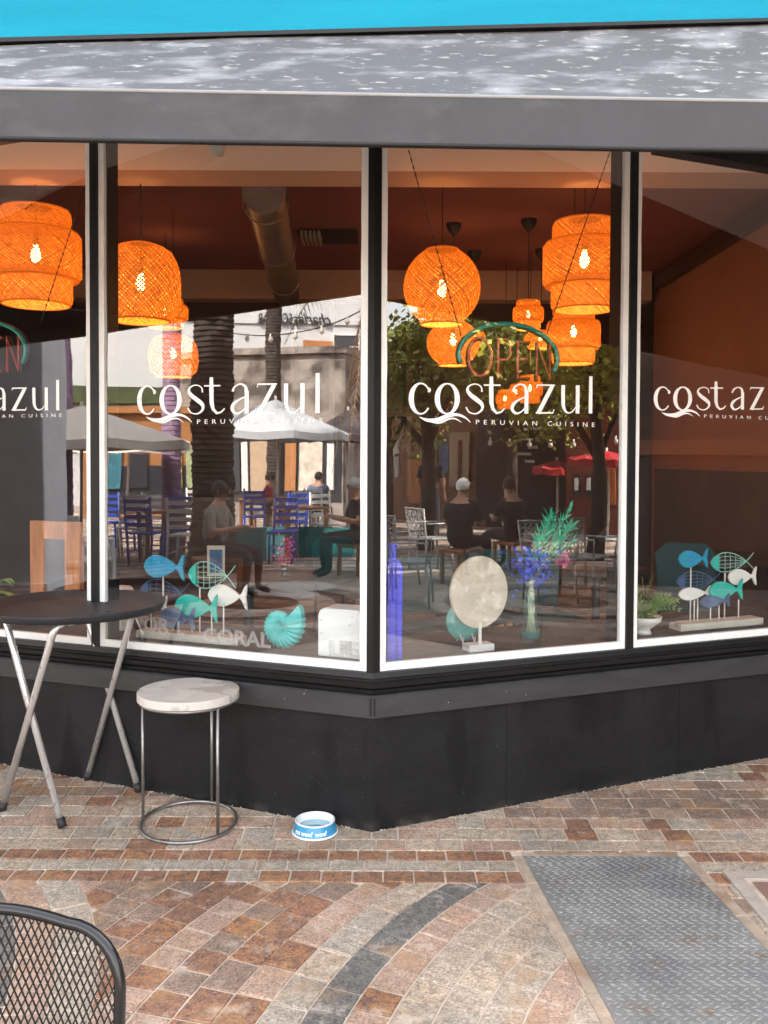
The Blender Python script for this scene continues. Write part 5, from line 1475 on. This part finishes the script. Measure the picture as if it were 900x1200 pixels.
cl_w = mat('white parasol cloth', (.42, .46, .50), .8, var=.04, trans=0); cl_c = mat('cream parasol cloth', (.78, .72, .66), .8, var=.05); cl_d = mat('charcoal parasol cloth', (.05, .045, .05), .8); cl_r = mat('red parasol cloth', (.38, .012, .02), .7)
parasol('L', 322, 16, 468, 505, 1.36, cl_w, 'white parasol in the middle of the left window reflection')
parasol('L', 92, 12.5, 474, 514, 1.55, cl_c, 'cream parasol reflected beside the left mullion', pole_dx=0)
parasol('L', 150, 19, 505, 522, 1.2, cl_c, 'second cream parasol lower and farther behind the first')
parasol('L', 406, 19, 480, 508, .95, cl_d, 'dark pointed parasol reflected next to the corner post')
parasol('R', 713, 17, 527, 537, .75, cl_r, 'red parasol reflected beside the right mullion'); parasol('R', 655, 19, 540, 549, .5, cl_r, 'smaller red parasol farther back in the right reflection')

# palms
def palm(side, px, d, r, h, fr, label, col_, crown_z=None, seed=0):
    loc = rp(side, px, d, -.013); rg = random.Random(seed)
    t = empty('palm_tree', loc, rg.uniform(0, 6), label, 'palm tree', 'palm trees on the plaza')
    mb = MB(); mb.smooth = False; prof = []
    n = int(h / .075)
    for i in range(n):
        z = h * i / n; rr_ = r * (1.12 - .22 * i / n + (.25 * math.exp(-z*3)))
        prof += [(rr_ * 1.035, z), (rr_ * .965, z + h/n*.75)]
    mb.lathe(prof, 22, smooth=False, fn=lambda a, z: 1 + .16 * noise.noise(Vector((math.cos(a)*5, math.sin(a)*5, z*9 + seed))))
    mb.build('trunk', col_, t)
    fm = mat('palm frond green', (.10, .12, .045), .6, var=.4, scale=3); fd = mat('dry palm frond', (.30, .17, .09), .8, var=.3, scale=5)
    for k in range(fr):
        a = 2*PI*k/fr + rg.uniform(-.2, .2); L_ = rg.uniform(1.6, 2.4); e = rg.uniform(-.2, 1.1) if k % 3 else -.6
        mb = MB(); pts = []
        for i in range(12):
            u = i/11; pts.append(Vector((math.cos(a)*L_*u*(.9 if e > -.5 else .35), math.sin(a)*L_*u*(.9 if e > -.5 else .35), h + L_*(e*u - .9*u*u))))
        mb.tube(pts, [.02*(1-i/14) for i in range(12)], 4)
        for i in range(1, 12):
            tt = (pts[i]-pts[i-1]).normalized(); sd = tt.cross(Vector((0, 0, 1))).normalized() if abs(tt.z) < .99 else Vector((1, 0, 0))
            for q in range(3):
                b = pts[i-1].lerp(pts[i], q/3)
                for sg in (-1, 1):
                    l2 = .42*math.sin(PI*min(.97, i/12+.06)); tip = b + sd*sg*l2*.8 + tt*l2*.45 + Vector((0, 0, -l2*rg.uniform(.3, .8)))
                    mb.add([b - tt*.014, b + tt*.014, tip], [(0, 1, 2)])
        mb.build('frond', fm if k % 3 else fd, t)
    return t
bark_d = mat('dark palm bark', (.035, .028, .024), .9, var=.5, scale=9, bump=.6, bscale=20); bark_g = mat('grey palm bark', (.20, .18, .175), .9, var=.3, scale=7, bump=.4, stretch=(1, 1, .3)); bark_v = mat('violet grey bark', (.24, .16, .26), .9, var=.3, scale=7, bump=.4)
palm('L', 247, 12, .265, 7.5, 13, 'thick dark palm trunk reflected behind the seated man', bark_d, seed=1)
palm('L', 320, 20, .17, 9.0, 13, 'thin palm trunk reflected above the white parasol', bark_d, seed=2)
palm('L', 198, 14, .13, 8.0, 11, 'slim violet grey palm trunk reflected left of the thick one', bark_v, seed=3)
palm('L', 72, 13, .10, 8.0, 11, 'slim palm trunk reflected in the leftmost window', bark_v, seed=4)
palm('L', 446, 12.5, .16, 4.35, 22, 'palm whose dry fronds hang down beside the corner post', bark_d, seed=5)
# grey column of the arcade, seen in the leftmost window
p = rp('L', 24, 8.6, -.013); t = empty('concrete_column', p, ANG['L'] * 2, 'broad grey concrete column reflected in the leftmost window', 'column')
cm_ = mat('grey rendered concrete', (.80, .80, .84), .9, var=.12, scale=4, bump=.3)
mb = MB(); mb.box(-.30, .30, -.30, .30, .0, 7); mb.build('shaft', cm_, t, bevel=.02); mb = MB(); mb.box(-.34, .34, -.34, .34, 0, .35); mb.build('plinth', cm_, t, bevel=.01)

# ---------------------------------------------------------------- buildings round the plaza
class Facade:
    def __init__(s, side, pl, dl, pr, dr, H, m, label, name='building', cat='building', depth=6.0):
        vl, vr = at(pl, 540, dl), at(pr, 540, dr); s.vl, s.vr = vl, vr
        A, B = mirror(side, vr), mirror(side, vl); A.z = B.z = -.012; s.w = (B - A).length
        s.t = empty(name, A, math.atan2(B.y-A.y, B.x-A.x), label, cat); s.H = H
        mb = MB(); mb.box(0, s.w, 0, depth, 0, H); mb.build('wall', m, s.t)
        mb = MB(); mb.box(-.1, s.w + .1, -.12, depth + .1, H + .001, H + .18); mb.build('coping', m, s.t)
    def x(s, px, py=540):
        v = pray(px, py); a = s.vl - CAM; b = s.vr - s.vl     # CAM + v*t = vl + b*u in plan
        det = v.x * -b.y + v.y * b.x
        t_ = (a.x * -b.y + a.y * b.x) / det; u = (v.x * a.y - v.y * a.x) / det
        return s.w * (1 - u), CAM.z + v.z * t_ + .012
    def rect(s, name, px0, py0, px1, py1, m, out=.03, frame=None, thick=None):
        x1, z1 = s.x(px0, py0); x0, z0 = s.x(px1, py1)
        mb = MB(); mb.box(x0, x1, -out, -out + (thick or out + .02), max(z0, .01), z1); o = mb.build(name, m, s.t)
        if frame:
            mb = MB(); w = .06
            mb.box(x0-w, x0, -out-.03, .01, z0-w, z1+w); mb.box(x1, x1+w, -out-.03, .01, z0-w, z1+w); mb.box(x0, x1, -out-.03, .01, z1, z1+w); mb.box(x0, x1, -out-.03, .01, z0-w, z0)
            nx = max(1, round((x1-x0)/.7))
            for i in range(1, nx): xx = x0 + (x1-x0)*i/nx; mb.box(xx-.02, xx+.02, -out-.02, .01, z0, z1)
            mb.box(x0, x1, -out-.018, .01, (z0+z1)/2-.02, (z0+z1)/2+.02)
            mb.build('window_bars', frame, s.t)
        return o
white_st = mat('white stucco', (.48, .50, .53), .9, var=.05, scale=3, bump=.2); stone = speckle(mat('rough coral stone', (.24, .215, .20), .9, var=.35, scale=2.5, bump=.8, bscale=6), (.07, .06, .055), 1.6, .47, .62, detail=10)
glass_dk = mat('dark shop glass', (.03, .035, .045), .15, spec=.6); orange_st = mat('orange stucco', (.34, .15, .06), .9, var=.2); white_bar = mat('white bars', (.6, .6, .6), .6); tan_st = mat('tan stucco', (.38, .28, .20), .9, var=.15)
fw = Facade('L', -260, 27, 520, 32, 10.5, white_st, 'white stucco office block across the plaza with dark lettering high up')
a = fw.x(386, 372); b = fw.x(302, 372); wid = b[0] - a[0]
sgn('building_lettering', 'charles', .55, cord_m, fw.t, a[0], -.10, a[1] - .30, extrude=.02, shear=.35, fit=wid*.50, offset=.008)
sgn('building_lettering', 'SCHWAB', .52, cord_m, fw.t, a[0] + wid*.53, -.10, a[1] - .30, extrude=.02, fit=wid*.47, offset=.01)
mb = MB(); x0_, z0_ = fw.x(440, 384); mb.box(.0, fw.w, -.06, .0, z0_, z0_ + .12); mb.build('string_course', white_st, fw.t)
fw.rect('window', 389, 394, 419, 420, glass_dk, frame=white_bar); fw.rect('window', 90, 392, 60, 420, glass_dk) if False else None
fw.rect('balcony', 353, 417, 394, 432, orange_st, out=.8); fw.rect('balcony_window', 355, 400, 390, 416, orange_st, out=.06)
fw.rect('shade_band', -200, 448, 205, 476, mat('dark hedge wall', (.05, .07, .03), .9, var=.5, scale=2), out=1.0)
fs = Facade('L', 204, 25, 402, 23.5, 4.3, stone, 'low coral stone annex in front of the white office block', depth=1.5)
for i in range(5): fs.rect('louvre', 316, 447 + i*5, 324, 449.5 + i*5, glass_dk)
fs.rect('arched_opening', 228, 452, 250, 470, glass_dk)
fs.rect('recess_shade_sheet', 206, 512, 400, 590, glass_dk, out=.015)  # flat dark sheet standing in for the shade of a recess
cols = [('door', 268, 282, glass_dk), ('pilaster', 284, 291, white_bar), ('shop_window', 294, 318, tan_st), ('pilaster', 322, 330, white_bar), ('shop_window', 333, 346, orange_st), ('shop_window', 350, 378, mat('faded posters', (.5, .45, .40), .7, var=.4, scale=5)), ('pilaster', 384, 392, white_bar)]
for nm, x0, x1, m_ in cols: fs.rect(nm, x0, 510, x1, 575, m_, out=.08)
fo = Facade('L', 96, 23, 236, 24, 2.7, orange_st, 'row of small orange fronted shops reflected behind the left tables', depth=1.5)
fo.rect('recess_shade_sheet', 100, 546, 234, 600, glass_dk, out=.015)  # dark sheet on the wall, its colour replaces the shade of a recess
for nm, x0, x1, m_ in (('shop_window', 126, 142, mat('teal posters', (.03, .16, .22), .6, var=.3)), ('door', 150, 172, glass_dk), ('shop_window', 198, 210, mat('yellow green posters', (.40, .34, .06), .7, var=.4, scale=4)), ('shop_window', 215, 230, mat('pale green posters', (.30, .36, .2), .7, var=.4, scale=4))):
    fo.rect(nm, x0, 522, x1, 572, m_, out=.06)
# right side
brick_r = speckle(mat('brown brickwork', (.20, .10, .065), .9, var=.5, scale=9, bump=.5, stretch=(1, 1, 3)), (.34, .24, .18), 20, .56, .62, stretch=(1, 1, 4)); navy_wall = mat('black blue shopfront', (.012, .014, .024), .35, var=.2); red_wall = mat('red brown shopfront', (.16, .035, .02), .7, var=.4, scale=3)
f1 = Facade('R', 400, 24, 562, 22, 3.7, brick_r, 'brown brick building reflected behind the trees beside the corner post', depth=2)
f1.rect('wall_panel', 529, 506, 553, 572, tan_st, out=.15); f1.rect('door', 482, 538, 495, 590, orange_st, out=.1); f1.rect('shop_window', 456, 515, 470, 560, mat('pale shop window', (.35, .33, .3), .5, var=.3, scale=3), out=.06)
f1.rect('shop_window', 498, 512, 512, 548, mat('green shop window', (.14, .20, .03), .5, var=.4, scale=3), out=.06); f1.rect('shop_window', 515, 512, 526, 556, mat('blue shop window', (.05, .10, .2), .4, var=.4, scale=3), out=.06); f1.rect('door', 540, 515, 544, 574, red_wall, out=.17)
f2 = Facade('R', 560, 20.5, 700, 20, 3.4, navy_wall, 'black blue restaurant front with the word RICE above its door', depth=2)
a = f2.x(662, 505); b = f2.x(613, 505); sgn('building_lettering', 'RICE', .48, vinyl, f2.t, a[0], -.04, a[1], extrude=.02, shear=.3, fit=b[0]-a[0], offset=.012)
for i, (x, y, w_) in enumerate(((612, 515, 16), (622, 524, 12), (606, 532, 20), (618, 541, 12))): f2.rect('menu_board', x, y, x + w_, y + 3.5, white_bar, out=.05)
f3 = Facade('R', 664, 18.5, 800, 17.5, 3.9, red_wall, 'red brown shopfront reflected at the right mullion', depth=2)
for x0, x1 in ((672, 680), (686, 694), (699, 705)): f3.rect('shop_window', x0, 556, x1, 582, glass_dk, out=.05); f3.rect('poster', x0 + 2, 560, x1 - 2, 574, white_bar, out=.07)
f3.rect('door', 708, 540, 722, 592, mat('orange door', (.38, .11, .03), .6), out=.06)
f4 = Facade('R', 735, 11, 1500, 9, 7.5, mat('dark umber render', (.10, .078, .068), .9, var=.2, scale=1), 'tall dark umber building added to block bright sky in the outer right window', depth=2)  # added as a dark blocker against bright sky and ground reflections
f4.rect('wall_band', 751, 515, 930, 533, mat('peach brown band', (.30, .13, .08), .9, var=.2, scale=2), out=.04)

# trees
def tree(side, px, d, cz, rx, rz_, h, n, leaf, label, seed, tm=bark_d):
    loc = rp(side, px, d, -.013); rg = random.Random(seed)
    t = empty('leafy_tree', loc, 0, label, 'tree', 'leafy trees on the plaza')
    mb = MB(); mb.tube([(0, 0, 0), (.03, .05, h*.3), (-.05, .02, h*.6), (.02, 0, cz)], [.14, .11, .09, .05], 10)
    tips = []
    for k in range(11):
        a = rg.uniform(0, 2*PI); z0 = h*rg.uniform(.35, .7); e = Vector((math.cos(a)*rx*rg.uniform(.45, .85), math.sin(a)*rx*rg.uniform(.45, .85), cz + rz_*rg.uniform(-.5, .7)))
        mb.tube([(0, 0, z0), Vector((0, 0, z0)).lerp(e, .5) + Vector((0, 0, .15)), e], [.06, .035, .012], 6); tips.append(e)
    mb.build('trunk', tm, t)
    mb = MB(); cl = [(e, rg.uniform(.3, .65)) for e in tips] + [(Vector((rg.gauss(0, rx*.5), rg.gauss(0, rx*.5), cz + rg.gauss(0, rz_*.45))), rg.uniform(.3, .7)) for _ in range(26)]
    for k in range(n):
        c, r_ = cl[k % len(cl)]; v = Vector((rg.gauss(0, 1), rg.gauss(0, 1), rg.gauss(0, .7))).normalized() * r_ * rg.random() ** .4
        p = c + v; dd = Vector((rg.gauss(0, 1), rg.gauss(0, 1), rg.gauss(-.2, .7))).normalized(); sd = dd.cross(Vector((rg.gauss(0, 1), rg.gauss(0, 1), rg.gauss(0, 1)))).normalized()
        L_ = rg.uniform(.09, .16); mb.add([p, p + dd*L_*.5 + sd*L_*.3, p + dd*L_, p + dd*L_*.5 - sd*L_*.3], [(0, 1, 2, 3)])
    mb.build('crown', leaf, t)
lf1 = mat('olive leaves', (.17, .20, .03), .6, var=.7, scale=2.5); lf2 = mat('yellow green leaves', (.34, .33, .03), .6, var=.5, scale=2.5); lf3 = mat('brown green leaves', (.24, .15, .05), .6, var=.5, scale=2.5)
tree('R', 500, 15, 3.3, 1.5, 1.2, 4.0, 6000, lf1, 'olive green tree reflected below the ball lamp', 1)
tree('R', 600, 17, 3.9, 1.9, 1.3, 4.4, 7000, lf1, 'broad olive tree reflected behind the OPEN sign', 2)
tree('R', 700, 13.5, 3.0, 1.2, 1.1, 4.2, 4500, lf2, 'yellow green tree reflected at the right mullion', 3)
tree('R', 455, 19, 3.2, 1.6, 1.1, 4.2, 5000, lf3, 'brownish tree reflected next to the corner post', 4)
tree('R', 660, 22, 4.2, 2.0, 1.4, 5.0, 5000, lf2, 'far yellowish tree reflected above the black blue front', 5)

# teal planter with its rail, pavement discs, litter bin, white plastic chair, menu stand
p = rp('L', 338, 14.2, -.013); t = empty('teal_planter', p, 2*ANG['L'] + .1, 'long low teal planter box reflected under the chairs', 'planter')
teal_p = mat('teal painted planter', (.01, .15, .16), .5, var=.1)
mb = MB(); mb.box(-1.02, 1.02, -.12, .12, 0, .40); mb.build('planter_box', teal_p, t, bevel=.01); mb = MB(); mb.box(-1.04, 1.04, -.14, -.10, .36, .43); mb.box(-1.04, 1.04, .10, .14, .36, .43); mb.build('planter_rim', teal_p, t)
p = rp('L', 285, 13.4, -.013); t = empty('teal_planter', p, 2*ANG['L'] + .1, 'shorter teal planter box reflected beside the seated man', 'planter')
mb = MB(); mb.box(-.3, .3, -.12, .12, 0, .5); mb.build('planter_box', teal_p, t, bevel=.01)
for i, (s_, px, d, r_) in enumerate((('L', 352, 10.6, .42), ('L', 345, 9.9, .28), ('L', 172, 10.4, .25))):
    p = rp(s_, px, d, -.0115); t = empty('ground_disc', p, 0, ['widest pale stone disc let into the reflected paving', 'pale stone disc in front of the widest one', 'pale stone disc reflected above the blue fish'][i], 'paving disc')
    mb = MB(); mb.lathe([(.001, .004), (r_, .004), (r_ + .004, 0)], 32); mb.build('disc_stone', mat('pale disc stone', (.5, .5, .47), .8), t)
t = empty('tree_pit', rp('L', 300, 9.35, -.0115), 0, 'dark round tree pit reflected behind the white fish', 'tree pit'); mb = MB(); mb.lathe([(.001, .006), (.42, .006), (.43, 0)], 32); mb.build('pit_cover', mat('dark pit gravel', (.03, .028, .025), .9, bump=.5), t)
p = rp('L', 92, 9.6, -.013); t = empty('plastic_chair', p, 2*ANG['L'] + .5, 'white moulded plastic armchair reflected in the leftmost window', 'chair')
mb = MB(); mb.prism([(-.22, .42), (.22, .42), (.24, .74), (.17, .92), (-.17, .92), (-.24, .74)], .20, .225); mb.build('backrest', white_wood, t, bevel=.01)
mb = MB(); mb.box(-.24, .24, -.24, .24, .41, .44); mb.build('seat', white_wood, t, bevel=.01)
for x in (-.23, .23):
    mb = MB(); mb.box(x-.025, x+.025, -.24, .22, .62, .65); mb.build('armrest', white_wood, t, bevel=.01)
    for y in (-.22, .22): mb = MB(); mb.box(x-.025, x+.025, y-.025, y+.025, 0, .62 if y < 0 else .41); mb.build('leg', white_wood, t, bevel=.005)
# light metal chairs with punched backs
metal_l = mat('light grey cast metal', (.42, .43, .43), .4, metal=.3, var=.15)
def lace_chair(loc, rz, label):
    t = empty('metal_chair', loc, rz, label, 'chair', 'light metal chairs with punched backs')
    mb = MB(); mb.tube([(-.22, .2, 0), (-.22, .2, .45), (-.25, .26, .86), (.25, .26, .86), (.22, .2, .45), (.22, .2, 0)], .014, 8); mb.build('back_frame', metal_l, t)
    mb = MB(); rg = random.Random(7)
    for i in range(7):
        for j in range(6):
            x = -.20 + i*.066; z = .50 + j*.062; q = rg.uniform(-.8, .8); mb.tube([(x + .033*math.cos(a)*1.05, .21 + (z-.45)*.14, z + .031*math.sin(a + q)) for a in [2*PI*k/7 for k in range(7)]], .006, 4, closed=True)
    mb.build('punched_back', metal_l, t)
    mb = MB(); mb.box(-.22, .22, -.22, .2, .44, .46); mb.build('seat', metal_l, t, bevel=.005)
    for x in (-.2, .2): mb = MB(); mb.tube([(x, -.2, .44), (x*1.15, -.23, 0)], .013, 8); mb.build('leg', metal_l, t)
    for x in (-.2, .2): mb = MB(); mb.tube([(x, -.2, .44), (x*1.15, -.22, .66), (x*1.15, .2, .66)], .012, 6); mb.build('armrest', metal_l, t)
    return t
for px, d, rz, lb in ((482, 9.4, 1.6, 'light metal chair reflected above the blue bottle'), (463, 10.8, .6, 'farther light metal chair reflected at the corner post'), (648, 9.6, 2.8, 'light metal chair reflected behind the vase flowers'), (694, 9.9, 2.3, 'light metal chair reflected beside the right mullion'), (507, 12.2, 1.0, 'light metal chair reflected near the man in black')):
    lace_chair(rp('R', px, d, -.013), rz + .9, lb)
# people of the reflections
sh_grey = speckle(mat('grey patterned shirt', (.17, .16, .145), .9, var=.2, scale=20), (.36, .33, .30), 60, .5, .6); tr_dark = mat('dark trousers', (.03, .03, .04), .9); sh_black = mat('black shirt', (.015, .015, .02), .9); sh_red = mat('red shirt', (.35, .03, .05), .9)
aL, aR = 2 * ANG['L'], 2 * ANG['R']
person(rp('L', 251, 9.9, -.013), aL + 1.85, 'sit', sh_grey, tr_dark, 'bearded man with glasses in a grey patterned shirt sitting in front of the thick palm', (.05, .045, .04), (.25, .23, .21), glasses=True)
person(rp('L', 418, 11.6, -.013), aL - 1.9, 'sit', sh_black, tr_dark, 'grey haired woman in black sitting beside the corner post in the reflection', (.40, .39, .38))
person(rp('L', 311, 17.8, -.013), aL + 1.5, 'sit', sh_red, tr_dark, 'person in a red shirt sitting beyond the blue chairs')
person(rp('L', 372, 18.2, -.013), aL + .2, 'sit', mat('slate shirt', (.10, .14, .22), .9), tr_dark, 'person in a slate shirt sitting far back by the white chairs')
person(rp('R', 543, 11, -.013), aR + .55, 'sit', sh_black, tr_dark, 'person in black with a white cap sitting in the right window reflection', cap=mat('white cap', (.75, .75, .72), .8))
person(rp('R', 603, 12, -.013), aR - .5, 'sit', sh_black, tr_dark, 'dark haired person in black sitting behind the cream disc reflection')
person(rp('R', 505, 16.5, -.013), aR + .4, 'stand', mat('dark jacket', (.03, .035, .045), .9), tr_dark, 'person in a dark jacket standing before the brick building')
def stool(loc, label):
    t = empty('bench_stool', loc, 0, label, 'stool'); mb = MB(); mb.box(-.2, .2, -.2, .2, .38, .425); mb.build('seat', brown_wood, t, bevel=.01)
    for x in (-.17, .17):
        for y in (-.17, .17): mb = MB(); mb.box(x-.02, x+.02, y-.02, y+.02, 0, .38); mb.build('leg', brown_wood, t)
for (s_, px, d), lb in zip((('L', 251, 9.9), ('L', 418, 11.6), ('L', 311, 17.8), ('L', 372, 18.2), ('R', 543, 11), ('R', 603, 12)),
        ('stool under the bearded man', 'stool under the grey haired woman in black', 'stool under the person in red', 'stool under the person in slate', 'stool under the person with the white cap', 'stool under the dark haired person in black')):
    stool(rp(s_, px, d, -.013), 'small wooden ' + lb)
# string lights across the plaza
def catenary(side, pa, pb, sag, n, label):
    A = mirror(side, at(*pa)); B = mirror(side, at(*pb)); t = empty('string_lights', A, 0, label, 'string lights')
    pts = [A.lerp(B, i/24) - A - Vector((0, 0, sag * 4 * (i/24) * (1 - i/24))) for i in range(25)]
    mb = MB(); mb.tube(pts, .014, 4); mb.build('cable', cord_m, t)
    for i in range(2, 24, 3):
        mb = MB(); mb.lathe([(.001, -.13), (.04, -.10), (.045, -.06), (.02, -.01), (.02, .03), (.001, .03)], 8, Matrix.Translation(pts[i])); mb.build('bulb', mat('clear festoon bulb', (.6, .55, .5), .2), t)
catenary('L', (215, 372, 16), (445, 352, 15), .45, 9, 'festoon cable with bulbs hanging across the left reflection')
catenary('R', (560, 512, 17), (760, 505, 16), .15, 9, 'thin festoon cable reflected over the dark shopfronts')

# ---------------------------------------------------------------- furniture inside the restaurant
teal_f = mat('teal upholstery', (.004, .055, .065), .7, var=.1)
def teal_chair(side, px, d, rz, label):
    p = at(px, 540, d); p.z = .021; t = empty('dining_chair', p, rz, label, 'chair', 'teal dining chairs inside the restaurant')
    mb = MB(); mb.prism([(-.20, .50), (.20, .50), (.22, .80), (.14, .88), (-.14, .88), (-.22, .80)], .19, .22); mb.build('backrest', teal_f, t, bevel=.01)
    mb = MB(); mb.box(-.21, .21, -.2, .2, .43, .475); mb.build('seat', teal_f, t, bevel=.01)
    for x in (-.18, .18):
        for y in (-.18, .2): mb = MB(); mb.tube([(x, y, .43 if y < 0 else .5), (x*1.1, y*1.1, 0)], .011, 6); mb.build('leg', cord_m, t)
for s_, px, d, rz, lb in (('L', 410, 7.2, 2.6, 'teal dining chair inside behind the white plastic case'), ('R', 512, 5.5, .4, 'teal dining chair inside left of the cream disc'), ('R', 560, 5.9, -.5, 'teal dining chair inside behind the cream disc'), ('R', 640, 5.8, .3, 'teal dining chair inside behind the vase'), ('R', 806, 6.4, -.3, 'teal dining chair inside behind the right fish')):
    teal_chair(s_, px, d, rz, lb)
def inner_table(px, d, label, h=.75, r=.33):
    p = at(px, 540, d); p.z = .021; t = empty('dining_table', p, 0, label, 'table', 'dark dining tables inside the restaurant')
    mb = MB(); mb.lathe([(.001, h), (r, h), (r, h - .03), (.001, h - .03)], 32, smooth=False); mb.build('tabletop', dark_wood, t)
    mb = MB(); mb.tube([(0, 0, .02), (0, 0, h - .03)], .03, 10); mb.lathe([(.001, .02), (.22, .015), (.22, 0)], 20); mb.build('pedestal', cord_m, t)
    return p, h
p, h = inner_table(292, 5.75, 'dark dining table inside behind the wire fish', r=.42)
q = at(253, 540, 5.6); t = empty('picture_card', (q.x, q.y, .021 + h), R(4), 'small framed card standing on the table behind the wire fish', 'card')
mb = MB(); mb.box(-.055, .055, 0, .01, 0, .19); mb.build('card_frame', mat('pale card frame', (.6, .56, .48), .6), t); mb = MB(); mb.box(-.04, .04, -.003, -.0005, .02, .165); mb.build('card_picture', mat('blue card picture', (.04, .12, .25), .5, var=.6, scale=40), t)
q = at(334, 540, 5.6); t = empty('flower_glass', (q.x, q.y, .021 + h), 0, 'pink flowers in a glass on the table inside the left window', 'vase')
mb = MB(); mb.lathe([(.001, 0), (.022, 0), (.028, .08), (.026, .08), (.02, .004)], 16); mb.build('glass', vg, t); mb = MB(); mb.tube([(0, 0, .01), (.01, 0, .14)], .003, 5); mb.build('stem', stem_m, t)
mb = MB(); rf = random.Random(8)
for i in range(150): leafq(mb, Vector((rf.gauss(.005, .028), rf.gauss(0, .02), .16 + rf.gauss(0, .045))), Vector((rf.gauss(0, 1), rf.gauss(0, 1), rf.gauss(0, 1))).normalized(), .022, .010, rf)
tag(mb.build('pink_blossom', pink_fl, t), kind='stuff')
inner_table(700, 6.2, 'dark dining table inside beyond the tripod stand'); inner_table(845, 6.9, 'dark dining table inside behind the right fish', r=.5)
